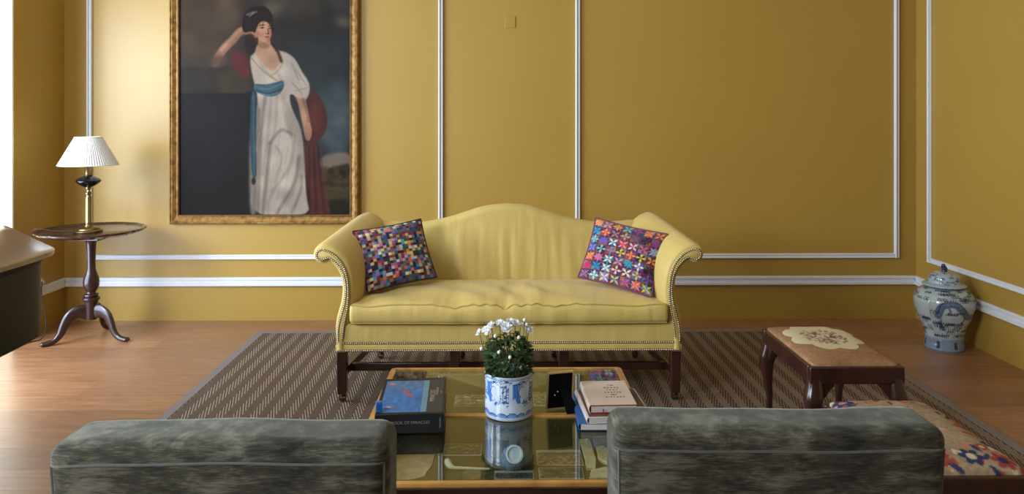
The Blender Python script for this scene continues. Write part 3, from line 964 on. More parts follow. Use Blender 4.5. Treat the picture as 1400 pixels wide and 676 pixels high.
quad_card('old_postcard', 'pale faded card inside the far half of the table, left of the pot', 'card', 622, 541, 662, 556, p_sepia(52, (150, 138, 104), (190, 180, 150)), 'cards in the display table')
quad_card('old_postcard', 'pale faded card inside the table between the pot and the photo frame', 'card', 729, 536, 750, 556, p_sepia(61, (150, 138, 100), (190, 182, 150)), 'cards in the display table')
quad_card('brown_print', 'dark brown print inside the table between the photo frame and the books', 'print', 783, 536, 812, 552, p_sepia(71, (84, 62, 42), (96, 72, 50)), 'cards in the display table')

def slab(name, label, cat, pts, mat, h=.01, seed=1, group=None):
    P = [onfloor(*p) for p in pts]
    c = np.mean(P, axis=0)
    t = MB(); r = random.Random(seed)
    base = [(x - c[0], y - c[1]) for x, y in P]
    fine = []
    for i in range(len(base)):
        a, b = base[i], base[(i + 1) % len(base)]
        for k in range(4):
            q = k / 4
            fine.append((a[0] + (b[0] - a[0]) * q + r.uniform(-.002, .002), a[1] + (b[1] - a[1]) * q + r.uniform(-.002, .002)))
    rings = [[(x, y, 0) for x, y in fine], [(x, y, h * .7) for x, y in fine], [(x * .95, y * .95, h + r.uniform(-.001, .001)) for x, y in fine]]
    o = obj(name, t.loft(rings), mat, loc=(c[0], c[1], ZF), angle=30)
    return tag(o, label, cat, group)
slab('parchment_sheet', 'large torn beige parchment inside the left near corner of the table', 'parchment', [(520, 622), (594, 622), (590, 636), (580, 652), (560, 656.5), (505, 656.5)], M['parchment'], .003, 2)
slab('dark_print', 'dark print inside the table beyond the torn parchment', 'print', [(528, 596), (599, 596), (601, 619), (524, 619)], M['brownstone'], .002, 12)
slab('stone_fragment', 'long pale stone strip slanting inside the table beside the town view card', 'stone fragment', [(793, 605), (805, 604), (815, 634), (814, 644), (802, 645), (800, 634)], M['stone'], .012, 3, 'stone fragments in the table')
slab('stone_fragment', 'angular pale stone flake inside the table just left of the right-hand velvet chair', 'stone fragment', [(815, 616), (824, 614), (838, 622), (836, 640), (817, 632)], M['stone'], .012, 4, 'stone fragments in the table')
slab('stone_fragment', 'grey stone chip inside the table below the stacked books', 'stone fragment', [(810, 604), (832, 603), (834, 611), (814, 614)], M['stone_grey'], .016, 5, 'stone fragments in the table')
slab('stone_fragment', 'flat ribbed stone at the near right edge inside the table', 'stone fragment', [(808, 645), (832, 641), (838, 656.5), (806, 656.5)], M['stone'], .006, 6, 'stone fragments in the table')
slab('stone_fragment', 'round brown stone at the near edge inside the table, below the clay pipe', 'stone fragment', [(633, 646), (645, 642.5), (656, 645), (657, 656), (645, 657), (632, 656)], M['brownstone'], .004, 7, 'stone fragments in the table')

# clay pipe
a = onfloor(617, 640, ZF + .008); b = onfloor(669, 641.5, ZF + .006)
pipe = thing('clay_pipe', 'white clay tobacco pipe inside the table below the pale bordered card', 'pipe', (a[0], a[1], ZF))
L = b[0] - a[0]
obj('stem', MB().tube([(0.004, 0, .009), (L * .3, 0.0, .0075), (L * .7, -.003, .0065), (L, -.004, .006)], [.0055, .0048, .0042, .0036], 10), M['clay'], pipe)
bw = MB().tube([(.008, 0, .009), (-.002, .004, .011), (-.010, .014, .014), (-.015, .028, .016), (-.017, .034, .017)], [.005, .0095, .0115, .0115, .0095], 14)
obj('bowl', bw, M['clay'], pipe)

# little bowl lying on its rim, foot towards the room
c = onfloor(703, 646)
bowl = thing('small_bowl', 'small pale bowl tipped on its side with its round foot facing out, inside the table', 'bowl', (c[0] - .002, c[1] + .022, ZF + .040), rot=(R(52), 0, R(4)))
obj('bowl_body', MB().lathe([(.020, .030), (.0275, .030), (.034, .020), (.040, .004), (.043, -.018), (.041, -.018), (.036, .002), (.030, .016), (.002, .022)], 40), M['blueporcelain'], bowl)
obj('foot_ring', MB().lathe([(.029, .0285), (.0295, .036), (.0235, .037), (.0215, .031), (.001, .030)], 40), M['porcelain'], bowl)

# ------------------------------------------------------------------ books
def book(name, label, loc, rz, w, d, h, cover, pages, spine='left', title=None, group=None, boards=None, hang=.003, cv_t=.0025):
    t = thing(name, label, 'book', loc, rz, group)
    ct = cv_t
    boards = boards or cover
    if spine == 'left':
        obj('page_block', MB().box(-w / 2 + .004, w / 2 - hang, -d / 2 + hang, d / 2 - hang, ct, h - ct), pages, t, smooth=False)
        ob = obj('cover', MB().box(-w / 2, w / 2, -d / 2, d / 2, 0, ct).box(-w / 2, w / 2, -d / 2, d / 2, h - ct, h), boards, t, bevel=.0008)
        n = 8; sp = []
        for k in range(n + 1):
            a = -PI / 2 + PI * k / n
            sp.append((-w / 2 - .006 * math.cos(a), h / 2 + h / 2 * math.sin(a)))
        sp2 = [(x + .003, h / 2 + (z - h / 2) * .9) for x, z in reversed(sp)]
        obj('spine', MB().prism(sp + sp2, -d / 2, d / 2, 'y'), cover, t)
        if boards is not cover:
            obj('top_board', MB().box(-w / 2 - .002, w / 2 - .0006, -d / 2 + .0012, d / 2 - .0006, h, h + .0012), cover, t, bevel=.0004)
    else:   # spine towards the viewer
        obj('page_block', MB().box(-w / 2 + hang, w / 2 - hang, -d / 2 + .004, d / 2 - hang, ct, h - ct), pages, t, smooth=False)
        obj('cover', MB().box(-w / 2, w / 2, -d / 2, d / 2, 0, ct).box(-w / 2, w / 2, -d / 2, d / 2, h - ct, h), cover, t, bevel=.0008)
        obj('spine', MB().box(-w / 2, w / 2, -d / 2 - .002, -d / 2 + .003, 0, h), cover, t, bevel=.001)
    return t
BZ = TZ + .0003
b1 = book('large_book', 'large black book with a blue cover picture on the left of the glass table', (-.333, 2.690, BZ), R(3.2), .236, .345, .066, M['blackcover'], M['paper'], 'front', cv_t=.004)
cv = Cv(0, 0, 1, 1.40, 150, (38, 98, 150))
cv.put(cv.Y < .42, (78, 104, 134), .75, .25); cv.noise(.08, .12, 4); cv.noise(.05, .04, 9)
cv.put(cv.X > 1.0, (0, 0, 0))
cv.ell(.16, .15, .085, .045, (196, 96, 70), 0, .9, .02); cv.ell(.16, .15, .045, .02, (230, 120, 80), 0, .9, .01)
for i in range(9):
    cv.stroke([(.42 + .02 * i, .46 + .028 * i), (.58 + .022 * i, .42 + .045 * i)], .014, (206, 74, 70), .75, .006)
cv.poly([(.43, .45), (.55, .42), (.82, .74), (.76, .80)], (190, 66, 66), .55, .02)
cv.ell(.22, 1.18, .14, .05, (130, 110, 120), 0, .8, .03); cv.ell(.2, 1.18, .06, .02, (230, 200, 150), 0, .8, .01); cv.ell(.14, 1.24, .09, .05, (24, 40, 110), 0, .7, .03)
cw, cd = .142, .305
n, m2 = 70, 98
g = grid(n, m2, lambda a, b: (-.106 + a * cw, -.158 + b * cd, .0662))
uv = np.array([(i / n, j / m2) for j in range(m2 + 1) for i in range(n + 1)])
obj('cover_picture', g, M['paint_print'], b1, cols=cv.sample(uv[:, 0], (1 - uv[:, 1]) * 1.40), smooth=False)
obj('pale_band', MB().box(.036, .056, -.158, .147, .0659, .0663), simple('grey_blue_band', (92, 128, 138), .45, var=.05), b1, smooth=False)
obj('title_panel', MB().box(.056, .112, -.162, .160, .0659, .0663), M['darkstrip'], b1, smooth=False)
text('title_lettering', 'MIRACLES', .026, M['goldink'], b1, (.074, -.012, .0667), (0, 0, R(90)), sx=.95)
text('title_lettering', 'THE BOOK OF', .012, M['goldink'], b1, (.090, .03, .0667), (0, 0, R(90)))
text('publisher_lettering', 'TASCHEN', .006, M['goldink'], b1, (.104, .02, .0667), (0, 0, R(90)))
text('spine_lettering', 'THE BOOK OF MIRACLES', .0145, M['greyink'], b1, (-.012, -.1748, .036), (R(90), 0, 0))
text('spine_publisher', 'TASCHEN', .0085, M['greyink'], b1, (.105, -.1748, .034), (R(90), R(90), 0))
blk = obj('glass_block', MB().rbox((0, 0, .018), (.0105, .007, .018), .002, 3), M['blueglass'], loc=(-.4305, 2.535, BZ + .0665), rot=(0, 0, R(12)))
tag(blk, 'little blue glass block on the near left corner of the large black book', 'ornament')

g1 = 'books stacked on the right of the table'
b2 = book('hardback_book', 'book with a blue spine, lowest of the three stacked books', (.392, 2.668, BZ), R(-1.0), .250, .275, .0225, M['bluecover'], M['paper'], 'left', hang=.0015, cv_t=.0015)
b3 = book('hardback_book', 'brown covered book in a pale jacket, middle of the three stacked books', (.398, 2.668, BZ + .0228), R(3.5), .225, .262, .0215, M['palejacket'], M['paper'], 'left', boards=M['palejacket'], hang=.0012, cv_t=.0012)
obj('cover_photograph', MB().box(-.108, .108, -.125, .128, .0214, .0219), M['browncover'], b3, smooth=False)
b4 = book('hardback_book', 'cream book with dark red boards and a red ribbon, top of the stack', (.3845, 2.684, BZ + .0453), R(1.5), .166, .236, .0285, M['cream_cover'], M['paper'], 'left', boards=M['red'], cv_t=.0028)
for i, (ln, yy, sz) in enumerate((('THE', .068, .0155), ('BOOKS', .045, .0155), ('THAT', .022, .0155), ('SHAPED', -.001, .0155), ('ART', -.024, .0155), ('HISTORY', -.047, .0155))):
    text('title_lettering', ' '.join(ln) if len(ln) > 3 else ln, sz, M['ink'], b4, (.018, yy, .0299), (0, 0, 0), sx=.8)
rb = MB()
ry = -.236 / 2
pth = [(-.040, ry + .02, .016), (-.038, ry - .003, .014), (-.037, ry - .006, .006), (-.0365, ry - .008, -.010), (-.036, ry - .010, -.026), (-.036, ry - .011, -.040)]
rb.loft([[(x - .002, y, z), (x + .002, y, z), (x + .002, y - .0006, z), (x - .002, y - .0006, z)] for x, y, z in pth])
obj('ribbon', rb, M['red'], b4, smooth=False)

# ------------------------------------------------------------------ photo frame seen from behind
fr = thing('photo_frame', 'small photo frame with a black back and brass edge standing on the glass table', 'photo frame', (.208, 2.735, BZ), R(14))
lean = R(8)
FW, FH = .100, .142
fa = Matrix.Rotation(lean, 4, 'X')
e = MB()
e.box(-FW / 2, FW / 2, -.004, .008, 0, .006).box(-FW / 2, FW / 2, -.004, .008, FH - .006, FH).box(-FW / 2, -FW / 2 + .006, -.004, .008, .006, FH - .006).box(FW / 2 - .006, FW / 2, -.004, .008, .006, FH - .006)
obj('brass_edge', e.xf(fa), M['frame_brass'], fr, bevel=.001)
obj('back_board', MB().box(-FW / 2 + .004, FW / 2 - .004, -.0055, .001, .003, FH - .007).xf(fa), M['blackcard'], fr, bevel=.001)
obj('picture_glass', MB().box(-FW / 2 + .005, FW / 2 - .005, .0015, .003, .005, FH - .005).xf(fa), M['paper'], fr, smooth=False)
top = fa @ Vector((0.012, -.006, FH * .55))
sm = MB().loft([[(top.x - .014, top.y, top.z), (top.x + .014, top.y, top.z), (top.x + .014, top.y + .003, top.z), (top.x - .014, top.y + .003, top.z)],
                [(.008, -.070, 0.0005), (.058, -.070, 0.0005), (.058, -.066, 0.0005), (.008, -.066, 0.0005)]])
obj('easel_stand', sm, M['blackcard'], fr, smooth=False)
for dx, dz in ((-.010, .067), (-.021, .054)):
    p = fa @ Vector((dx, -.0058, dz))
    obj('rivet', MB().ball(p, .0026, 10, 6), M['plastic'], fr)

# ------------------------------------------------------------------ chrysanthemum in a blue and white pot
pot = thing('potted_chrysanthemum', 'white chrysanthemums in a blue and white porcelain pot on the glass table', 'potted plant', (.020, 2.697, BZ))
PR, PH = .0885, .152
cv = Cv(0, 0, 6.2832, 1.72, 150, (196, 208, 222))
cv.noise(.03, .3, 2)
DB, MBl = (22, 52, 112), (60, 104, 168)
def tree(x, y, s, r):
    cv.stroke([(x, y), (x + .02 * s, y - .28 * s), (x - .04 * s, y - .5 * s)], .03 * s, DB, .9)
    for k in range(26):
        cv.ell(x + r.uniform(-.25, .25) * s, y - .3 * s - r.uniform(0, .38) * s, .05 * s, .03 * s, MBl if k % 3 else DB, r.uniform(0, 3), .8, .006)
rr = np.random.default_rng(8)
SKYB = (52, 112, 186)
for x in np.arange(.15, 6.3, 1.26):
    # robed figure with a hanging cloth
    cv.poly([(x, .24), (x + .24, .22), (x + .25, .60), (x + .34, .98), (x + .20, 1.05), (x + .10, .80), (x, .86)], SKYB, .92, .008, smooth=False)
    for k in range(5): cv.stroke([(x + .03 + .05 * k, .28), (x + .05 + .05 * k, .72 + .05 * k)], .014, DB if k % 2 else (120, 164, 210), .7)
    cv.stroke([(x + .25, .2), (x + .30, .46), (x + .24, .62), (x + .34, .80)], .035, DB, .95)
    cv.stroke([(x + .28, .44), (x + .40, .36), (x + .50, .40)], .022, DB, .9)
    for k in range(46):
        cv.ell(x + .28 + abs(rr.normal(0, .22)), .14 + abs(rr.normal(0, .11)), .020, .014, DB if k % 3 else MBl, rr.uniform(0, 3), .9, .003)
    # bush
    for k in range(26):
        cv.ell(x + .58 + rr.normal(0, .085), 1.02 + rr.normal(0, .06), .034, .022, MBl if k % 2 else DB, rr.uniform(0, 3), .85, .004)
    # pavilion and pine
    for q in (.84, .98, 1.10):
        cv.stroke([(x + q, .30), (x + q + .01, .98)], .026, DB, .9)
    for k in range(70):
        cv.ell(x + .97 + rr.normal(0, .11), .62 + rr.uniform(-.34, .5), .040, .020, (34, 62, 118) if k % 2 else (72, 98, 146), rr.uniform(-.6, .6), .8, .004)
    cv.stroke([(x + .78, .98), (x + 1.2, 1.0)], .04, DB, .8, .004)
for x in np.arange(0, 6.3, .028):
    if rr.uniform() < .75: cv.ell(x, .15 + rr.uniform(0, .10) + .04 * math.sin(x * 4), .022, .016, DB, rr.uniform(0, 3), .85, .003)
for x in np.arange(-.1, 6.4, .42):
    w = rr.uniform(.15, .24); h = rr.uniform(.07, .15)
    pts = [(x + w * math.cos(t) + .2, 1.56 - h * math.sin(t)) for t in np.linspace(0, PI, 14)]
    cv.poly(pts + [(x + .2 - w, 1.60), (x + .2 + w, 1.60)], (84, 130, 190), .75, .006, smooth=False)
    cv.stroke(pts, .034, DB, .95)
    cv.stroke([(p[0] * .6 + (x + .2) * .4, p[1] * .6 + 1.56 * .4) for p in pts], .02, MBl, .9)
cv.put(cv.Y > 1.625, (190, 200, 212), 1, .006)
cv.put(cv.Y < .075, (170, 186, 208), 1, .01); cv.put((cv.Y > .085) & (cv.Y < .11), (70, 104, 164), .9)
n, m2 = 420, 120
def potp(a, b):
    th = 2 * PI * a - PI / 2
    r = PR * (1.0 + .012 * sstep(.93, 1, b) - .02 * sstep(.06, 0, b))
    return (r * math.cos(th), r * math.sin(th), b * PH)
g = grid(n, m2, potp)
uv = np.array([(i / n, j / m2) for j in range(m2 + 1) for i in range(n + 1)])
pb = obj('pot', g, M['paint_glaze'], pot, cols=cv.sample(uv[:, 0] * 6.2832, (1 - uv[:, 1]) * 1.72))
obj('pot_lining', MB().lathe([(.001, .0004), (PR * .975, .0004), (PR * .98, .002)], 64).lathe([(PR * 1.012, PH), (PR * 1.008, PH + .0025), (PR * .965, PH + .001), (PR * .955, PH - .012), (PR * .95, .05), (.002, .05)], 64, cap=False), M['porcelain'], pot)
obj('soil', MB().lathe([(PR * .95, PH - .022), (PR * .6, PH - .014), (.002, PH - .012)], 40), M['soil'], pot)
# flowers placed over the crown: (x px, y px, kind)
r = random.Random(5)
fl = [(656, 456, 1, .045), (664, 452, 1, .02), (672, 446, 1, -.01), (683, 443, 1, .035), (692, 450, 1.35, -.05), (697, 441, 1, .04), (704, 443, 1.05, 0), (722, 452, 1.15, 0), (688, 445, .9, .02), (667, 455, .9, -.03), (711, 445, .8, .05)]
bu = [(677, 460, -.05), (658, 477, -.02), (682, 482, -.075), (717, 438, .0), (720, 444, .0), (697, 489, -.08), (709, 462, -.04)]
stems = MB(); heads = []
def wpt(px, py, dy):
    Z = 2.697 + dy
    return Vector(((px - 688) / 1000 * Z - .020, dy, 1.5 - (py - 163) / 1000 * Z - BZ))
for px, py, sc, dy in fl:
    p = wpt(px, py, dy); heads.append(p)
    base = Vector((p.x * .35, dy * .5, PH - .015))
    mid = base.lerp(p, .55) + Vector((p.x * .12, 0, .0))
    stems.tube([tuple(v) for v in spline([base, mid, p - Vector((0, 0, .008))], 5)], .0016, 6)
    mb = MB()
    outd = Vector((p.x * 3.0, (-.10 + dy) * 2.0, .30)).normalized()
    q = outd.to_track_quat('Z', 'Y').to_matrix().to_4x4()
    rad = .0185 * sc
    for layer, (cnt, tilt, ln) in enumerate(((15, 12, 1.0), (13, 34, .88), (10, 56, .66), (7, 74, .45))):
        for k in range(cnt):
            a = 2 * PI * (k + layer * .37) / cnt + r.uniform(-.12, .12); L = rad * ln * r.uniform(.88, 1.1); ti = R(tilt + r.uniform(-8, 8))
            pw = rad * .15
            pl = []
            for t, w_ in ((0.05, .5), (.45, 1.0), (.8, .9), (1.0, .25)):
                bend = ti + t * .25
                rr_ = L * t * math.cos(bend); zz = L * t * math.sin(bend)
                pl.append([(rr_, -pw * w_, zz + .0006), (rr_, 0, zz - .0006), (rr_, pw * w_, zz + .0006)])
            sub = MB().loft(pl, closed=False, cap=False)
            sub.xf(Matrix.Rotation(a, 4, 'Z'))
            mb.add(sub.v, sub.f)
    mb.xf(Matrix.Translation(p) @ q)
    f = obj('flower', mb, M['petal'], pot, angle=180)
    cb = MB().ball((0, 0, .004 * sc), .0055 * sc, 10, 6, (1, 1, .6)).xf(Matrix.Translation(p) @ q)
    obj('flower_centre', cb, M['petal'] if r.random() < .7 else M['disc'], f)
for px, py, dy in bu:
    p = wpt(px, py, dy)
    base = Vector((p.x * .4, dy * .6, PH - .01))
    stems.tube([tuple(v) for v in spline([base, base.lerp(p, .5) + Vector((p.x * .15, 0, 0)), p], 5)], .0013, 6)
    obj('bud', MB().ball(p, .0062, 12, 8, (1, 1, 1.1)), M['bud'], pot)
obj('flower_stems', stems, M['stem'], pot)
lf = MB()
def leaf(mb, p, d, L, up):
    d = d.normalized(); sd = d.cross(up).normalized(); nn = sd.cross(d)
    o = [(0, .05), (.18, .22), (.25, .12), (.42, .36), (.52, .20), (.68, .30), (.78, .14), (1, .0)]
    c = [p + d * (L * t) + nn * (-L * .35 * t * t) for t, _ in o]
    l_ = [c[i] + sd * (w_ * L) + nn * (.10 * L * w_ / .3) for i, (t, w_) in enumerate(o)]
    r_ = [c[i] - sd * (w_ * L) + nn * (.10 * L * w_ / .3) for i, (t, w_) in enumerate(o)]
    v = [tuple(x) for x in c + l_ + r_]; k = len(o)
    f = []
    for i in range(k - 1):
        f.append((i, i + 1, k + i + 1, k + i)); f.append((i + 1, i, 2 * k + i, 2 * k + i + 1))
    mb.add(v, f)
for k in range(460):
    a = r.uniform(0, 2 * PI); h = r.random() ** .8
    rad = (.045 + .055 * math.sin(PI * min(1, .25 + h * .62))) * math.sqrt(r.uniform(.25, 1))
    z = PH - .012 + h * (.150 - .25 * max(0, rad - .05))
    p = Vector((rad * .8 * math.cos(a), rad * .8 * math.sin(a), z - .012))
    d = Vector((math.cos(a + r.uniform(-.7, .7)), math.sin(a + r.uniform(-.7, .7)), r.uniform(-.25, .9)))
    leaf(lf, p, d, r.uniform(.018, .036), Vector((r.uniform(-.3, .3), r.uniform(-.3, .3), 1)))
obj('foliage', lf, M['leaf'], pot, angle=180)
# ------------------------------------------------------------------ tripod table with lamp
tt = thing('tripod_table', 'dark piecrust tripod table holding the lamp in the left corner', 'side table', (-2.81, 5.02, 0))
def pie(r, z, a):
    k = abs(math.cos(a * 6)) ** .5
    return r * (1 + .035 * (k - .5)) if r > .29 else r
TH = .745
top = MB().lathe([(.02, TH - .030), (.27, TH - .030), (.285, TH - .026), (.300, TH - .016), (.322, TH - .012), (.334, TH - .004), (.336, TH + .004), (.330, TH + .008), (.322, TH + .006), (.312, TH - .004), (.30, TH - .008), (.001, TH - .008)], 144, rf=pie)
obj('piecrust_top', top, M['walnut'], tt, angle=50)
obj('top_block', MB().box(-.10, .10, -.10, .10, TH - .062, TH - .030), M['mahogany'], tt, bevel=.004)
pil = [(.030, TH - .06), (.038, TH - .075), (.033, TH - .085), (.030, TH - .10), (.028, .60), (.026, .52), (.027, .48), (.034, .455), (.046, .42), (.051, .39), (.048, .36), (.036, .335), (.029, .325), (.031, .315), (.045, .308), (.047, .300), (.040, .292), (.052, .285), (.054, .275), (.050, .265), (.044, .262), (.040, .25), (.038, .15), (.034, .135), (.001, .132)]
obj('turned_pillar', MB().lathe(pil, 40), M['mahogany_red'], tt)
for ang in (219, 346, 96):
    a = R(ang)
    pts = spline([(.022, .190), (.075, .196), (.125, .172), (.158, .118), (.180, .066), (.215, .028), (.262, .017), (.302, .017)], 5)
    mb = MB(); rings = []
    N = len(pts)
    for i, (rr, z) in enumerate(pts):
        t = i / (N - 1)
        b_, c_ = pts[max(0, i - 1)], pts[min(N - 1, i + 1)]
        tx, tz_ = c_[0] - b_[0], c_[1] - b_[1]; l_ = math.hypot(tx, tz_); tx /= l_; tz_ /= l_
        hh = lerp(t, [0, .2, .45, .7, .86, .95, 1], [.052, .040, .027, .019, .016, .014, .005])
        ww = lerp(t, [0, .3, .7, .85, .95, 1], [.017, .018, .015, .022, .022, .008])
        ring = []
        for k in range(12):
            u = 2 * PI * k / 12
            cu_, su_ = math.cos(u), math.sin(u)
            px_ = rr - tz_ * hh * su_; pz_ = z + tx * hh * su_
            ring.append((px_ * math.cos(a) - ww * cu_ * math.sin(a), px_ * math.sin(a) + ww * cu_ * math.cos(a), max(.0005, pz_)))
        rings.append(ring)
    obj('leg', mb.loft(rings), M['mahogany_red'], tt)

LZ = TH - .008
lamp = thing('table_lamp', 'brass column lamp with a black knop and white pleated shade on the tripod table', 'table lamp', (-2.818, 5.0, LZ + .0005))
obj('base', MB().lathe([(.086, 0), (.088, .004), (.084, .010), (.070, .014), (.068, .020), (.058, .026), (.050, .030), (.028, .034), (.022, .042), (.018, .050)], 48), M['aged_brass'], lamp)
def flute(r, z, a): return r * (1 + .05 * math.cos(a * 14)) if .07 < z < .23 else r
obj('column', MB().lathe([(.0185, .050), (.0205, .056), (.0185, .064), (.0175, .072), (.0165, .226), (.018, .232), (.0145, .240), (.013, .246), (.019, .254), (.0195, .262), (.012, .270), (.010, .280), (.017, .288), (.019, .300)], 84, rf=flute), M['brass'], lamp)
obj('black_knop', MB().lathe([(.016, .298), (.030, .303), (.050, .315), (.070, .330), (.0775, .340), (.078, .346), (.068, .356), (.048, .368), (.030, .376), (.022, .380)], 48), M['blackglass'], lamp)
obj('socket', MB().lathe([(.024, .379), (.026, .384), (.023, .390), (.023, .440), (.019, .446), (.004, .450)], 32), M['aged_brass'], lamp)
def pleat(r, z, a): return r + .0022 * math.cos(a * 72)
z0, z1 = .452, .640
sh = MB().lathe([(.183, z0), (.081, z1)], 432, rf=pleat, cap=False)
sh.lathe([(.180, z0), (.078, z1)], 96, cap=False)
so = obj('lamp_shade', sh, M['shade'], lamp, angle=80)
tm = MB()
for rr, zz in ((.1835, z0), (.0815, z1)):
    tm.tube([(rr * math.cos(2 * PI * k / 72), rr * math.sin(2 * PI * k / 72), zz) for k in range(72)], .003, 6, loop=True)
obj('shade_binding', tm, M['shade'], so)
ca = MB().tube([(0, 0, .44), (0, 0, .60)], .004, 8)
for k in range(3):
    a = 2 * PI * k / 3
    ca.tube([(0, 0, .60), (.085 * math.cos(a), .085 * math.sin(a), .628)], .0022, 6)
obj('shade_carrier', ca, M['aged_brass'], lamp)
# its cord and the socket
sk = thing('wall_socket', 'white wall socket low on the left return wall behind the piano', 'socket', (XL, 5.16, .352))
obj('plate', MB().box(0, .008, -.042, .042, -.027, .027), M['plastic'], sk, bevel=.003)
obj('plug', MB().box(.008, .036, -.018, .018, -.018, .016), M['plastic'], sk, bevel=.005)
cd = spline([(-2.904, 5.0, LZ + .006), (-3.00, 4.97, LZ + .006), (-3.10, 4.95, TH + .013), (-3.150, 4.945, TH + .008), (-3.168, 4.945, .66), (-3.19, 4.98, .50), (-3.20, 5.08, .37), (-3.216, 5.16, .345)], 8)
o = obj('lamp_cord', MB().tube(cd, .0028, 6), M['cord']); tag(o, 'thin cord from the lamp over the table edge to the wall socket', 'cord')
cd = spline([(-3.205, 5.12, .37), (-3.19, 5.09, .30), (-3.15, 5.06, .18), (-3.125, 5.03, .08), (-3.13, 5.0, .012), (-3.17, 4.93, .005), (-3.2, 4.80, .005), (-3.24, 4.5, .005)], 8)
o = obj('floor_cord', MB().tube(cd, .0035, 6), M['cord']); tag(o, 'dark cord drooping from the wall socket to the floor behind the piano', 'cord')

# ------------------------------------------------------------------ portrait in a gilt frame
k_ = 5.42e-3
PX0, PX1, PB, PTOP = (233 - 688) * k_, (490.5 - 688) * k_, 1.5 - (306.5 - 163) * k_, 2.78
pcx = (PX0 + PX1) / 2
pic = thing('portrait_painting', 'gilt-framed portrait of a lady in white with a blue sash', 'painting', (pcx, YB - .004, PB))
pw, ph = (PX1 - PX0), PTOP - PB
def ring_rect(hw, z0, z1, y): return [(-hw, y, z0), (hw, y, z0), (hw, y, z1), (-hw, y, z1)]
def sect(ins, y): return ring_rect(pw / 2 - ins, ins, ph - ins, y)
obj('gilt_frame', MB().loft([sect(0, 0), sect(0, -.030), sect(.006, -.046), sect(.014, -.050), sect(.020, -.044), sect(.026, -.046), sect(.050, -.028), sect(.056, -.030), sect(.056, 0)], loop=True), M['gilt'], pic, angle=25)
obj('inner_slip', MB().loft([sect(.055, -.005), sect(.055, -.029), sect(.061, -.030), sect(.070, -.021), sect(.070, -.005)], loop=True), M['gilt_dark'], pic, angle=25)
bd = MB()
for i in range(118):
    bd.ball((-pw / 2 + .062 + (pw - .124) * i / 117, -.029, .0625), .0042, 6, 4)
for i in range(170):
    for s_ in (-1, 1):
        bd.ball((s_ * (pw / 2 - .0625), -.029, .0625 + (ph - .125) * i / 169), .0042, 6, 4)
obj('bead_moulding', bd, M['gilt'], pic)
# the painted canvas, in photograph units: x 246..478, y -60..295
cv = Cv(244, -72, 480, 297, 2.4, (52, 48, 42))
cv.a[:] = (62, 54, 46)
# sky
cv.poly([(400, -72), (480, -72), (480, 297), (400, 297), (395, 120)], (58, 66, 68), 1, 22, smooth=False)
cv.poly([(330, -72), (480, -72), (480, 20), (400, 30), (350, 8)], (84, 84, 74), .8, 16)
cv.ell(372, 12, 14, 8, (120, 112, 88), 0, .8, 6)
cv.ell(425, 30, 40, 34, (52, 46, 40), 0, .8, 16)
cv.ell(410, 10, 30, 14, (96, 88, 72), .3, .5, 9)
cv.ell(468, 30, 12, 5, (140, 128, 110), .2, .8, 6)
cv.ell(430, 90, 34, 34, (58, 66, 66), 0, .8, 14)
cv.poly([(425, 120), (480, 110), (480, 215), (440, 215)], (86, 100, 106), .95, 10)
for i in range(14):
    cv.ell(r.uniform(436, 478), r.uniform(126, 208), r.uniform(6, 16), r.uniform(2, 5), (108, 118, 118) if i % 2 else (80, 94, 102), r.uniform(-.5, .3), .4, 6)
cv.ell(462, 166, 12, 4, (150, 144, 132), -.2, .6, 6)
cv.poly([(436, 212), (480, 206), (480, 232), (436, 234)], (166, 146, 132), .75, 4)
cv.poly([(434, 236), (450, 230), (466, 226), (480, 222), (480, 297), (430, 297)], (72, 62, 42), 1, 2.5)
for i in range(24):
    cv.ell(r.uniform(438, 479), r.uniform(228, 262), r.uniform(3, 8), r.uniform(2, 5), (96, 82, 52) if i % 3 else (50, 46, 34), 0, .7, 1.5)
cv.poly([(436, 264), (480, 258), (480, 270), (436, 274)], (84, 80, 50), .8, 2); cv.poly([(434, 276), (480, 272), (480, 297), (434, 297)], (46, 44, 30), .9, 3)
# pedestal and dark left side
cv.poly([(244, -72), (318, -72), (324, 60), (318, 95), (244, 95)], (92, 76, 58), .9, 16, smooth=False)
cv.ell(312, 14, 16, 30, (120, 104, 84), .1, .5, 9)
cv.poly([(244, 92), (336, 92), (340, 128), (244, 130)], (62, 54, 42), 1, 3, smooth=False)
cv.poly([(300, 94), (337, 94), (339, 128), (300, 130)], (84, 72, 50), .8, 8, smooth=False)
cv.poly([(244, 128), (341, 128), (344, 297), (244, 297)], (40, 35, 32), 1, 2, smooth=False)
cv.poly([(244, 128), (341, 128), (341, 133), (244, 134)], (28, 27, 28), .8, 2, smooth=False)
cv.poly([(336, 126), (352, 126), (352, 297), (344, 297)], (34, 28, 26), 1, 3, smooth=False)
# red drapery
RD, RDD = (96, 56, 50), (68, 40, 36)
cv.poly([(312, 68), (336, 72), (342, 96), (338, 112), (326, 100), (316, 92)], (108, 50, 52), .95, 3)
cv.poly([(420, 120), (434, 128), (446, 150), (447, 175), (438, 190), (430, 196), (436, 240), (446, 276), (452, 297), (410, 297), (414, 230), (418, 180)], RD, 1, 2)
cv.poly([(424, 132), (438, 150), (440, 172), (430, 184), (424, 170)], (118, 66, 58), .6, 4)
for k in range(7):
    cv.stroke([(419 + k * 3, 200), (418 + k * 4, 250), (414 + k * 6, 296)], 2.2, RDD if k % 2 else (128, 62, 54), .6, 1.5)
cv.poly([(412, 240), (420, 236), (426, 297), (410, 297)], RDD, .8, 3)
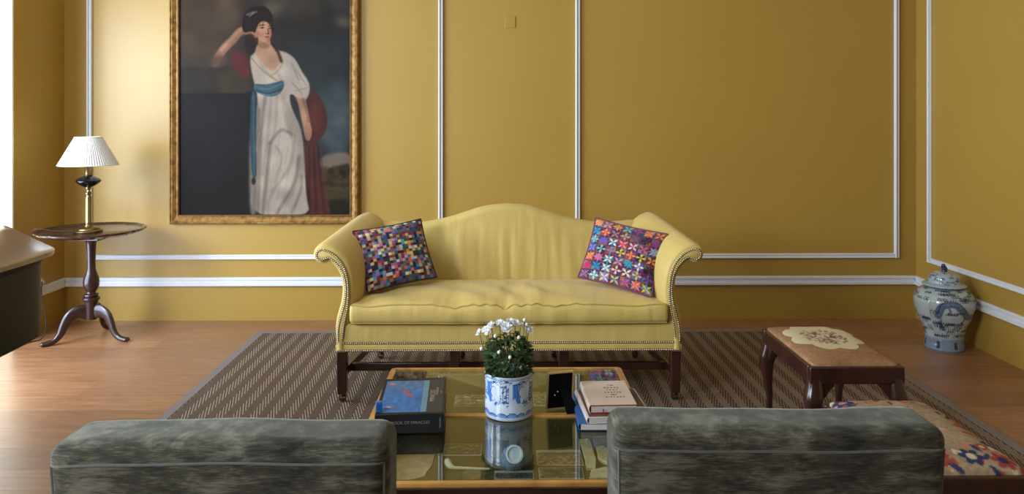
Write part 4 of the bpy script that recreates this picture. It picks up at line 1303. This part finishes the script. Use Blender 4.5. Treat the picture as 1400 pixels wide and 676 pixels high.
# white gown
WH, WS, WD = (200, 192, 178), (164, 155, 140), (126, 118, 106)
cv.poly([(340, 76), (352, 68), (384, 68), (402, 78), (410, 98), (420, 112), (423, 128), (414, 142), (404, 130), (394, 128), (398, 150), (412, 178), (416, 230), (418, 270), (424, 297), (340, 297), (346, 240), (350, 180), (352, 130), (344, 104)], WH, 1, 1.6)
cv.poly([(340, 180), (352, 130), (356, 180), (352, 240), (350, 297), (340, 297)], WS, .9, 4)
cv.poly([(386, 130), (398, 150), (413, 180), (416, 240), (404, 230), (394, 180)], WS, .7, 4)
cv.poly([(372, 190), (394, 182), (410, 210), (404, 250), (376, 284), (364, 280), (384, 240)], (208, 202, 188), .8, 5)
for a_, b_, c_, w_, col in [((362, 132), (356, 190), (352, 290), 3, WD), ((370, 132), (366, 180), (358, 240), 2.4, WS), ((378, 130), (376, 170), (370, 196), 2.2, WS), ((386, 132), (390, 164), (402, 196), 2.2, WS), ((368, 196), (384, 178), (402, 186), 2.6, WD), ((368, 196), (364, 240), (358, 297), 3.4, WD), ((402, 190), (396, 226), (372, 262), 3, WS), ((408, 214), (402, 250), (378, 292), 3, WD), ((372, 262), (366, 280), (366, 297), 2.5, WS), ((390, 280), (404, 256), (410, 236), 2, WS), ((376, 200), (384, 216), (376, 250), 2.2, WS), ((398, 292), (410, 262), (412, 240), 2, WD), ((354, 150), (350, 220), (346, 290), 3, WD), ((366, 86), (378, 98), (388, 116), 1.6, WS), ((352, 82), (362, 96), (376, 110), 1.6, WS), ((395, 84), (404, 100), (414, 116), 1.8, WS), ((404, 122), (412, 118), (420, 116), 1.6, WD), ((406, 130), (414, 126), (420, 122), 1.6, WS)]:
    cv.stroke([tuple(p) for p in spline([a_, b_, c_], 8)], w_ * 1.5, col, .62, 3.2)
for i in range(30):
    x = r.uniform(352, 412); y = r.uniform(140, 285)
    cv.stroke([(x, y), (x - 3, y + 14), (x - 4, y + 24)], 1.4, (214, 208, 196) if i % 2 else WS, .35, 1)
# skin: neck, chest, face, arms
SK, SKS = (206, 164, 134), (150, 108, 84)
cv.poly([(346, 72), (352, 58), (370, 60), (380, 70), (384, 84), (374, 98), (362, 92)], (198, 160, 130), 1, 1.5)
cv.poly([(352, 46), (368, 50), (370, 64), (352, 66)], (184, 140, 112), 1, 1.2)
cv.ell(360, 63, 8, 4, SKS, .1, .5, 2)
cv.ell(360, 43, 10.5, 14.5, SK, -.12, 1, .8)
cv.poly([(366, 36), (372, 38), (370, 54), (362, 58)], SKS, .5, 2)
cv.ell(357, 47, 4, 3.4, (206, 136, 112), 0, .6, 1.5)
for a_, b_, w_ in [((355.5, 38), (360, 37.6), 1.5), ((367, 38.6), (370, 39), 1.3), ((354.5, 34.6), (361, 34), 1.1), ((366, 35.5), (370, 36), 1.0), ((365.4, 39), (366.4, 45), 1.0), ((363, 46), (366.5, 46), 1.2)]:
    cv.stroke([a_, b_], w_, (60, 36, 30), .9, .3)
cv.stroke([(361.5, 50), (366.5, 50.3)], 1.6, (150, 60, 56), .95, .3)
# raised arm
cv.stroke([tuple(p) for p in spline([(348, 46), (338, 42), (328, 43), (318, 54), (306, 66), (298, 78), (294, 86)], 8)], 11, (168, 128, 102), 1, 1.6)
cv.stroke([tuple(p) for p in spline([(348, 43), (338, 39), (328, 41), (316, 53), (302, 68)], 8)], 5, (200, 158, 128), .8, 1.4)
cv.ell(297, 84, 14, 8, (112, 86, 70), -.2, .75, 4); cv.ell(284, 84, 12, 8, (80, 66, 58), -.2, .6, 5)
cv.ell(348, 46, 4.5, 6, (190, 144, 116), .2, 1, 1); cv.stroke([(346, 48), (350, 52)], 1, SKS, .7, .4)
# hair
HR = (46, 32, 28)
cv.poly([(331, 46), (330, 28), (336, 14), (348, 8), (362, 8), (370, 16), (373, 28), (371, 32), (362, 28), (354, 30), (350, 38), (348, 46), (344, 42)], HR, 1, 1.3)
cv.poly([(336, 46), (346, 46), (350, 60), (346, 76), (338, 74), (332, 60)], (50, 38, 32), .95, 3)
cv.poly([(371, 30), (374, 40), (372, 50), (370, 40)], HR, .9, 1)
cv.stroke([(373, 62), (380, 72), (384, 84)], 4, HR, .8, 1.5)
cv.stroke([(337, 20), (344, 17), (350, 16)], 2.4, (150, 140, 132), .8, .8); cv.stroke([(340, 22), (346, 18)], 1.6, (196, 184, 172), .8, .6)
for i in range(14):
    x = r.uniform(334, 368); cv.stroke([(x, r.uniform(12, 20)), (x - 4, r.uniform(24, 40))], 1.2, (78, 56, 46), .35, .8)
# hanging arm
cv.stroke([tuple(p) for p in spline([(404, 122), (412, 140), (416, 160), (420, 178)], 8)], 11, (196, 156, 128), 1, 1.4)
cv.stroke([tuple(p) for p in spline([(410, 128), (417, 146), (421, 166)], 8)], 3.5, SKS, .6, 1.4)
cv.poly([(414, 172), (424, 172), (426, 184), (422, 194), (416, 190)], (192, 148, 122), 1, 1.2)
for k in range(3): cv.stroke([(417 + 3 * k, 182), (418 + 2.6 * k, 192)], .9, SKS, .7, .5)
cv.poly([(392, 74), (404, 82), (412, 98), (422, 112), (423, 126), (414, 136), (402, 132), (394, 120), (388, 98)], (200, 192, 178), .9, 1.6)
for a_, b_ in (((398, 86), (408, 110)), ((404, 96), (418, 116)), ((398, 112), (412, 128)), ((402, 124), (420, 120))): cv.stroke([a_, b_], 2, WS, .7, 1)
# neckline trim, sash
cv.stroke([tuple(p) for p in spline([(342, 78), (354, 92), (368, 104), (378, 110)], 6)], 1.6, (176, 142, 84), .8, .6)
cv.stroke([tuple(p) for p in spline([(382, 72), (386, 84), (378, 98), (368, 104)], 6)], 1.6, (176, 142, 84), .7, .6)
BL, BLD, BLL = (74, 108, 118), (46, 70, 82), (108, 140, 146)
cv.poly([(346, 114), (362, 116), (378, 112), (387, 109), (388, 120), (380, 130), (368, 133), (354, 128), (346, 124)], BL, 1, 1.2)
cv.poly([(342, 122), (350, 126), (350, 160), (348, 200), (350, 244), (344, 246), (341, 200)], (56, 90, 100), 1, 2)
for a_, b_, c_, col in (((348, 118), (364, 122), (386, 114), BLL), ((350, 124), (366, 128), (384, 122), BLD), ((356, 128), (368, 130), (380, 127), BLL)):
    cv.stroke([tuple(p) for p in spline([a_, b_, c_], 6)], 1.8, col, .8, .8)
cv.stroke([(346, 130), (346, 180), (347, 240)], 1.6, BLL, .5, 1); cv.stroke([(349, 130), (349, 180), (349, 240)], 1.4, BLD, .7, 1)
cv.ell(346, 248, 3, 5, (54, 40, 32), 0, .9, 1)
cv.a = 255 * (cv.a / 255) ** 1.12 * .74 * np.array((1.0, .95, .91))
cv.noise(.02, 1.2, 90); cv.noise(.05, 16, 91)
n, m2 = 380, 590
hw = pw / 2 - .066; zb_, zt_ = .066, ph - .066
g = grid(n, m2, lambda a, b: (-hw + 2 * hw * a, -.012, zb_ + (zt_ - zb_) * b))
uv = np.array([(i / n, j / m2) for j in range(m2 + 1) for i in range(n + 1)])
xs = -hw + 2 * hw * uv[:, 0] + pcx; zs = PB + zb_ + (zt_ - zb_) * uv[:, 1]
obj('canvas', g, M['paint_canvas'], pic, cols=cv.sample(688 + xs / k_, 163 + (1.5 - zs) / k_), smooth=False)
obj('name_plate', MB().box(-.045, .045, -.052, -.040, .004, .016), M['brass'], pic, bevel=.001)

# ------------------------------------------------------------------ piano tail
pn = thing('grand_piano', 'dark brown grand piano tail with closed lid at the left edge', 'piano', (-2.5, 2.0, 0))
def opl(pts, off=0):
    P = chaikin(pts, 3)
    c = P.mean(0)
    out = []
    n = len(P)
    for i in range(n):
        t = P[(i + 1) % n] - P[i - 1]; t /= np.linalg.norm(t) + 1e-9
        nn = np.array([t[1], -t[0]])
        if nn @ (P[i] - c) < 0: nn = -nn
        out.append(tuple(P[i] + nn * off))
    return out
# outline relative to (-2.5, 2.0): the straight right side, rounded tail, curved far side
ol = [(.78, -1.2), (.79, -.2), (.79, .45), (.785, .76), (.755, .88), (.67, .965), (.40, 1.24), (.05, 1.60), (-.30, 1.72), (-.62, 1.60), (-.68, 1.2), (-.68, -1.2), (-.2, -1.22), (.4, -1.22)]
lid_o = opl(ol, 0.0)
obj('lid', MB().loft([[(x * .995, y, .975) for x, y in lid_o], [(x, y, .979) for x, y in lid_o], [(x, y, .992) for x, y in lid_o], [(x * .995, y * .997, .997) for x, y in opl(ol, -.004)]]), M['piano'], pn, angle=35)
cs = opl(ol, -.045)
obj('case', MB().loft([[(x, y, .66) for x, y in opl(ol, -.06)], [(x, y, .67) for x, y in cs], [(x, y, .945) for x, y in cs], [(x, y, .955) for x, y in opl(ol, -.036)], [(x, y, .9745) for x, y in opl(ol, -.032)]]), M['piano_side'], pn, angle=35)
for x, y in ((.35, .40), (.45, -1.0), (-.45, -1.0)):
    lg = obj('leg', MB().lathe([(.052, .66), (.058, .62), (.045, .58), (.05, .45), (.036, .12), (.042, .09), (.02, .075)], 8, x, y), M['piano_side'], pn)
    obj('caster', MB().tube([(x - .012, y, .038), (x + .012, y, .038)], .038, 20).box(x - .018, x + .018, y - .006, y + .006, .03, .08), M['brass'], lg)

# ------------------------------------------------------------------ ginger jar
jar = thing('ginger_jar', 'lidded blue and white porcelain jar with dragon decoration standing by the right wall', 'jar', (2.888, 4.76, .0005))
cv = Cv(0, 0, 6.2832, 3.2, 110, (176, 186, 181))
cv.noise(.05, .4, 3)
JB, JD = (76, 98, 122), (38, 50, 78)
rr = np.random.default_rng(12)
# dragon: long sinuous body repeated round the belly
for off in (0.1, 3.2):
    path = spline([(off + .2, 1.5), (off + .35, 1.05), (off + .75, .95), (off + 1.05, 1.25), (off + 1.3, 1.52), (off + 1.75, 1.48), (off + 1.9, 1.2), (off + 1.7, 1.05)], 10)
    cv.stroke(path, .26, JB, .95, .02)
    cv.stroke(path, .09, (112, 132, 148), .6, .02)
    for i in range(0, len(path) - 1, 2):
        x, y = path[i]; a = rr.uniform(0, 6)
        cv.stroke([(x, y - .10), (x + .03, y - .18)], .03, JD, .9)
        cv.stroke([(x - .05, y + .02), (x + .05, y + .05)], .02, JD, .6)
    for (lx, ly) in ((.55, 1.25), (1.1, 1.65), (1.6, 1.72), (.25, 1.7)):
        cv.stroke([(off + lx, ly - .15), (off + lx + .06, ly), (off + lx - .02, ly + .1)], .06, JB, .9)
        for k in range(4): cv.stroke([(off + lx - .02, ly + .08), (off + lx - .12 + .07 * k, ly + .18)], .022, JD, .9)
    cv.ell(off + 1.72, 1.04, .16, .12, JB, .2, .95, .02); cv.ell(off + 1.78, 1.0, .04, .03, JD)
def cloud(x, y, s):
    for k in range(3):
        cx_ = x + (k - 1) * .085 * s
        cv.stroke([(cx_ + .045 * s * math.cos(t), y - .05 * s * math.sin(t)) for t in np.linspace(0, PI * 1.35, 9)], .022 * s, JD, .9)
    cv.stroke([(x - .15 * s, y + .02), (x + .16 * s, y + .03)], .02 * s, JD, .8)
for k in range(150):
    x, y = rr.uniform(0, 6.28), rr.choice([.32, .48, .62, .78, 1.35, 1.72, 1.88, 2.02, 2.18, 2.32, 2.46])
    cloud(x, y + rr.uniform(-.05, .05), rr.uniform(.9, 1.4))
cv.put(cv.Y < .20, (108, 130, 146), .85, .01)
for x in np.arange(0, 6.3, .05): cv.stroke([(x, .02), (x + .03, .19)], .014, JD, .5)
cv.put((cv.Y > 2.62), (134, 152, 164), .85, .01)
for x in np.arange(0, 6.3, .1):
    cv.stroke([(x, 2.66), (x + .05, 2.9), (x + .1, 2.66)], .02, JB, .8); cv.stroke([(x, 2.9), (x + .05, 3.1), (x + .1, 2.92)], .02, JB, .7)
for x in np.arange(.2, 6.3, .9): cv.put((abs(cv.X - x) < .09) & (cv.Y > 2.75) & (cv.Y < 3.05), JD, .8)
cv.stroke([(0, 2.6), (6.3, 2.6)], .03, JD, .8); cv.stroke([(0, 3.14), (6.3, 3.14)], .03, JB, .8)
bp = spline([(.114, 0.0), (.118, .008), (.116, .03), (.112, .06), (.112, .085), (.124, .13), (.150, .195), (.174, .265), (.181, .31), (.174, .345), (.152, .376), (.122, .395), (.104, .402), (.102, .425)], 7)
Ls = [0]
for a_, b_ in zip(bp[:-1], bp[1:]): Ls.append(Ls[-1] + math.hypot(b_[0] - a_[0], b_[1] - a_[1]))
NTH = 280
mb = MB(); v = []; uvs = []
for (rr_, z), L in zip(bp, Ls):
    for j in range(NTH + 1):
        th = 2 * PI * j / NTH
        v.append((rr_ * math.cos(th), rr_ * math.sin(th), z)); uvs.append((th, 3.2 * (1 - L / Ls[-1])))
fcs = [(i * (NTH + 1) + j, i * (NTH + 1) + j + 1, (i + 1) * (NTH + 1) + j + 1, (i + 1) * (NTH + 1) + j) for i in range(len(bp) - 1) for j in range(NTH)]
mb.add(v, fcs); uvs = np.array(uvs)
rotj = R(150)
uu = np.mod(uvs[:, 0] + rotj, 2 * PI)
body = obj('body', mb, M['paint_glaze'], jar, cols=cv.sample(uu, uvs[:, 1]))
obj('foot', MB().lathe([(.113, .0), (.100, .001), (.001, .004)], 64), M['porcelain'], jar)
# lid with domed top and flange
cv2 = Cv(0, 0, 6.2832, 2, 80, (168, 182, 184))
cv = cv2
for k in range(30): cloud(rr.uniform(0, 6.28), rr.uniform(.35, 1.35), rr.uniform(.9, 1.3))
for k in range(20): cv.ell(rr.uniform(0, 6.28), rr.uniform(.3, 1.4), .12, .04, JB, 0, .8, .01)
cv.put(cv.Y > 1.75, (150, 166, 170), .8)
lp = spline([(.100, .418), (.126, .412), (.129, .418), (.120, .424), (.100, .430), (.094, .440), (.093, .458), (.086, .476), (.066, .490), (.036, .497), (.022, .499), (.001, .500)], 5)
Ls = [0]
for a_, b_ in zip(lp[:-1], lp[1:]): Ls.append(Ls[-1] + math.hypot(b_[0] - a_[0], b_[1] - a_[1]))
mb = MB(); v = []; uvs = []; NTH = 160
for (rr_, z), L in zip(lp, Ls):
    for j in range(NTH + 1):
        th = 2 * PI * j / NTH
        v.append((max(rr_, .0005) * math.cos(th), max(rr_, .0005) * math.sin(th), z)); uvs.append((th, 2 * (1 - L / Ls[-1])))
fcs = [(i * (NTH + 1) + j, i * (NTH + 1) + j + 1, (i + 1) * (NTH + 1) + j + 1, (i + 1) * (NTH + 1) + j) for i in range(len(lp) - 1) for j in range(NTH)]
mb.add(v, fcs); uvs = np.array(uvs)
lid = obj('lid', mb, M['paint_glaze'], jar, cols=cv.sample(uvs[:, 0], uvs[:, 1]))
kn = MB().tube([(0, 0, .494), (.002, 0, .508), (-.003, 0, .522), (-.008, -.004, .534), (-.012, -.008, .540)], [.020, .017, .014, .014, .010], 12).ball((-.012, -.012, .541), .0125, 12, 8).tube([(.012, 0, .500), (.018, .002, .520), (.012, .002, .532)], [.006, .005, .003], 8)
obj('lion_finial', kn, simple('cobalt_glaze', (44, 58, 96), .15, var=.3, vscale=60), lid)

# ------------------------------------------------------------------ stools
def stool(label, x0, x1, y0, y1, h, canvas, seatmat, dome_h):
    cx, cy = (x0 + x1) / 2, (y0 + y1) / 2; hx, hy = (x1 - x0) / 2, (y1 - y0) / 2
    t = thing('needlework_stool', label, 'stool', (cx, cy, RUG), group='needlework stools')
    h -= RUG
    # seat rails
    rails = MB(); rh = .072
    for a, b in (((-hx, -hy), (hx, -hy + .03)), ((-hx, hy - .03), (hx, hy)), ((-hx, -hy + .03), (-hx + .03, hy - .03)), ((hx - .03, -hy + .03), (hx, hy - .03))):
        rails.box(a[0], b[0], a[1], b[1], h - rh - .008, h - .008)
    obj('seat_rail', rails, M['mahogany'], t, bevel=.006, seg=3)
    n, m = 90, 130
    def top(a, b):
        u, v_ = 2 * a - 1, 2 * b - 1
        d = (1 - abs(u) ** 5) * (1 - abs(v_) ** 5)
        e = min(1, (1 - max(abs(u), abs(v_))) / .06)
        # rounded corners of the pad
        cxp = u * (hx - .012); cyp = v_ * (hy - .012)
        k = max(0, abs(u) - .88) / .12 * max(0, abs(v_) - .88) / .12
        return (cxp * (1 - .03 * k), cyp * (1 - .03 * k), h - .012 + .012 * math.sqrt(max(0, e * (2 - e))) + dome_h * d)
    g = grid(n, m, top)
    uv = np.array([(i / n, j / m) for j in range(m + 1) for i in range(n + 1)])
    obj('needlework_seat', g, seatmat, t, cols=canvas.sample(uv[:, 0], uv[:, 1] * canvas.y1), angle=180)
    lz = h - .03
    for sx in (-1, 1):
        for sy in (-1, 1):
            ox, oy = sx * (hx - .022), sy * (hy - .022)
            # cabriole curve along the outward diagonal
            d = Vector((sx, sy, 0)).normalized()
            pts = spline([(0, lz), (.006, lz - .06), (.020, lz - .11), (.018, lz - .16), (.002, lz - .24), (-.010, .14), (-.008, .07), (.010, .03), (.022, .016), (.024, .003)], 4)
            rr = []
            N = len(pts)
            for i, (o_, z) in enumerate(pts):
                s_ = lz - z
                w = lerp(z, [0, .012, .03, .07, .14, lz - .24, lz - .16, lz - .11, lz - .05, lz], [.026, .030, .024, .015, .0155, .022, .034, .042, .034, .022])
                c = Vector((ox, oy, 0)) + d * o_
                # keep the outer face within a small overhang
                rr.append([(c.x + w * .9 * (abs(math.cos(2 * PI * k / 16)) ** .75) * math.copysign(1, math.cos(2 * PI * k / 16)) - sx * (w - .02) * .55, c.y + w * .9 * (abs(math.sin(2 * PI * k / 16)) ** .75) * math.copysign(1, math.sin(2 * PI * k / 16)) - sy * (w - .02) * .55, max(z, .0005)) for k in range(16)])
            lg = obj('cabriole_leg', MB().loft(rr), M['mahogany'], t)
            # ear brackets flanking the knee
            for ax in (0, 1):
                poly = [(0, h - rh - .006), (.085, h - rh - .006), (.082, h - rh - .020), (.064, h - rh - .036), (.050, h - rh - .060), (.034, h - rh - .074), (.0, h - rh - .095)]
                if ax == 0:
                    pl = [(ox - sx * p, z) for p, z in poly]
                    mbk = MB().prism(pl, oy - .012, oy + .012, 'y')
                else:
                    pl = [(oy - sy * p, z) for p, z in poly]
                    mbk = MB().prism(pl, ox - .012, ox + .012, 'x')
                obj('knee_bracket', mbk, M['mahogany'], lg, bevel=.004)
    return t
# first stool: floral medallion on tan ground
A_ = 1.46
cv = Cv(0, 0, 1, A_, 130, (148, 110, 78)); cv.noise(.05, .02, 3); cv.noise(.04, .2, 6)
def scal(cx, cy, rx, ry, n, amp): return [(cx + rx * (1 + amp * abs(math.sin(n * t / 2))) * math.cos(t), cy + ry * (1 + amp * abs(math.sin(n * t / 2))) * math.sin(t)) for t in np.linspace(0, 2 * PI, 160, endpoint=False)]
SC = scal(.50, .87, .38, .46, 8, .20)
cv.poly([(.5 + (x - .5) * 1.02, .87 + (y - .87) * 1.02) for x, y in SC], (110, 80, 56), 1, .004)
cv.poly(SC, (206, 190, 150), 1, .004)
r2 = np.random.default_rng(4)
for k in range(150):
    a = r2.uniform(0, 6.28); q = math.sqrt(r2.uniform(0, 1))
    x, y = .5 + .25 * q * math.cos(a), .83 + .30 * q * math.sin(a)
    col = [(150, 70, 84), (186, 128, 128), (110, 90, 70), (90, 92, 110), (120, 110, 72), (196, 160, 140), (84, 64, 60)][r2.integers(7)]
    cv.ell(x, y, r2.uniform(.012, .034), r2.uniform(.008, .022), col, r2.uniform(0, 3), .75, .006)
for k in range(40):
    a = r2.uniform(0, 6.28); x, y = .5 + .2 * math.cos(a) * r2.uniform(.3, 1.2), .83 + .26 * math.sin(a) * r2.uniform(.3, 1.2)
    cv.stroke([(x, y), (x + r2.uniform(-.06, .06), y + r2.uniform(-.06, .06))], .008, (90, 84, 60), .7, .003)
cv1 = cv
stool('stool with a tan needlework seat and cream flower medallion standing behind the other stool', 1.268, 1.662, 3.005, 3.575, .482, cv1, M['paint_needle'], .022)
# second stool: bold floral tapestry
cv = Cv(0, 0, 1, A_, 150, (152, 132, 104)); cv.noise(.06, .02, 13); cv.noise(.05, .25, 16)
RED, NAV, CRM, OCH, PNK = (150, 62, 56), (40, 52, 92), (206, 184, 146), (170, 124, 72), (186, 116, 104)
def flower(x, y, s, c1, c2, n=6):
    for k in range(n):
        a = 2 * PI * k / n + s * 40
        cv.ell(x + s * .6 * math.cos(a), y + s * .6 * math.sin(a), s * .42, s * .30, c1, a, .95, .004)
    cv.ell(x, y, s * .4, s * .4, c2, 0, .95, .004)
def leafc(x, y, s, a, c): cv.ell(x, y, s, s * .4, c, a, .9, .004)
for k in range(190):   # border band of dense leaves and flowers
    side = k % 4; q = r2.uniform(0, 1)
    x, y = [(q, r2.uniform(.0, .34)), (q, A_ - r2.uniform(.0, .30)), (r2.uniform(.0, .15), q * A_), (1 - r2.uniform(.0, .15), q * A_)][side]
    c = [RED, NAV, OCH, PNK, RED, CRM, CRM][r2.integers(7)]
    leafc(x, y, r2.uniform(.025, .065), r2.uniform(0, 3), c)
for x, y, s, c1, c2 in [(.62, .16, .10, NAV, CRM), (.86, .12, .10, RED, NAV), (.35, .14, .09, RED, OCH), (.12, .14, .09, NAV, PNK), (.92, .38, .07, NAV, OCH), (.80, .30, .06, RED, CRM), (.08, .9, .08, RED, CRM), (.10, 1.32, .10, NAV, PNK), (.4, 1.36, .08, RED, CRM), (.68, 1.34, .08, PNK, NAV), (.9, 1.34, .08, RED, OCH), (.92, .8, .06, OCH, RED)]:
    flower(x, y, s, c1, c2)
for x, y, s in [(.5, .72, .10), (.66, .62, .07), (.38, .86, .08), (.62, .92, .06), (.44, .52, .06)]:
    for k in range(7):
        a = 2 * PI * k / 7
        cv.stroke([(x + s * .5 * math.cos(a), y + s * .5 * math.sin(a)), (x + s * math.cos(a + .4), y + s * math.sin(a + .4))], .010, (140, 104, 84), .8, .003)
    cv.ell(x, y, s * .45, s * .4, (196, 150, 126), 0, .8, .01)
stool('stool with a cream, red and navy floral seat right of the near velvet chair', 1.165, 1.548, 2.10, 2.665, .470, cv, M['paint_needle'], .030)

# ------------------------------------------------------------------ two velvet chairs seen from behind
def chair(label, x, y, rz, hb, w, seed):
    t = thing('velvet_chair', label, 'chair', (x, y, RUG), rz, 'grey-green velvet chairs')
    hb -= RUG
    hw = w / 2
    def bw(px, py, pz):
        k = (pz + .33) / .66      # 0 bottom .. 1 top
        s_ = 1 - .035 * (1 - k)
        yy = py - .030 * k * k + .010 * math.sin(px * 5 + seed) * .3
        zz = pz + .0025 * math.sin(px * 9 + seed * 2) * sstep(.2, .33, pz) + .0012 * math.sin(px * 23 + seed) * sstep(.2, .33, pz)
        return (px * s_, yy, zz)
    zc = hb - .33
    back = obj('backrest', MB().rbox((0, .075, zc), (hw, .075, .33), .034, 22, bw), M['velvet'], t, angle=180)
    # seam welts: across the back below the roll and down the corner
    pth = []
    for i in range(41):
        q_ = hw - .012; u = -q_ + 2 * q_ * i / 40; e_ = max(0, abs(u) - (hw - .034)) / .034
        p = bw(u, -.075 + .034 * (1 - math.sqrt(max(0, 1 - e_ * e_))), .33 - .042)
        pth.append((p[0], .075 + p[1] + .001, zc + p[2]))
    obj('back_seam', MB().tube(pth, .0032, 6), M['velvet_welt'], back)
    for sx in (-1, 1):
        pth = []
        for i in range(25):
            a = i / 24
            p = bw(sx * (hw - .010), -.065, .288 - .57 * a)
            pth.append((p[0], .075 + p[1], zc + p[2]))
        obj('back_seam', MB().tube(pth, .003, 6), M['velvet_welt'], back)
    obj('seat_frame', MB().rbox((0, .36, .245), (hw * .96, .29, .065), .03, 8), M['velvet'], t, angle=180)
    obj('seat_cushion', MB().rbox((0, .385, .335), (hw * .95, .255, .045), .035, 10), M['velvet'], t, angle=180)
    for sx in (-1, 1):
        for yy, rake in ((.11, -.03), (.60, .0)):
            xx = sx * (hw * .96 - .05)
            obj('leg', MB().loft([[(xx + dx * .016, yy + rake + dy * .016, 0.0005) for dx, dy in ((-1, -1), (1, -1), (1, 1), (-1, 1))], [(xx + dx * .024, yy + dy * .024, .19) for dx, dy in ((-1, -1), (1, -1), (1, 1), (-1, 1))]]), M['mahogany'], t, bevel=.003)
    return t
chair('grey-green velvet chair seen from behind, the one nearer the piano', -.572, 1.49, R(0), .852, .685, 1)
chair('grey-green velvet chair seen from behind, beside the floral tapestry stool', .567, 1.50, R(0), .868, .685, 2.2)
# ------------------------------------------------------------------ daylight, added side fill, world, camera
def area(name, loc, rot, sx, sy, power, col):
    l = bpy.data.lights.new(name, 'AREA'); l.shape = 'RECTANGLE'; l.size = sx; l.size_y = sy; l.energy = power; l.color = col
    o = bpy.data.objects.new(name, l); C.objects.link(o); o.location = loc; o.rotation_euler = rot
    return o
def aim(o, tgt):
    d = Vector(tgt) - o.location
    o.rotation_euler = d.to_track_quat('-Z', 'Y').to_euler()
w1 = area('window_daylight', (-4.25, 2.35, 2.1), (0, 0, 0), 0.8, 1.0, 78, (.84, .95, 1.08)); aim(w1, (-1.6, 5.2, .9))
w2 = area('side_fill_light', (-3.36, .2, 2.25), (0, 0, 0), 1.4, 1.6, 200, (.84, .94, 1.08)); aim(w2, (0.4, 1.9, .7))  # fill light, added at the unseen side window
w3 = area('window_pane_daylight', (XW + .02, 3.55, 1.3), (0, R(-90), 0), 2.4, 2.3, 165, (.76, .92, 1.17))
W = bpy.data.worlds.new('room_air'); S.world = W
W.use_nodes = True
bg = W.node_tree.nodes['Background']
bg.inputs[0].default_value = (.80, .92, 1.08, 1); bg.inputs[1].default_value = .20

cam = bpy.data.cameras.new('camera'); co = bpy.data.objects.new('camera', cam); C.objects.link(co)
cam.sensor_fit = 'HORIZONTAL'; cam.sensor_width = 36.0
cam.lens = 36.0 * 1000 / 1400
cam.shift_y = -175 / 1400.0
cam.clip_start = .05
co.location = (0, 0, 1.5)
co.rotation_euler = (R(90), 0, R(-.67))
S.camera = co
S.view_settings.view_transform = 'Standard'
S.view_settings.look = 'None'
S.view_settings.gamma = 1.0
S.view_settings.use_curve_mapping = False
S.view_settings.exposure = 0.0
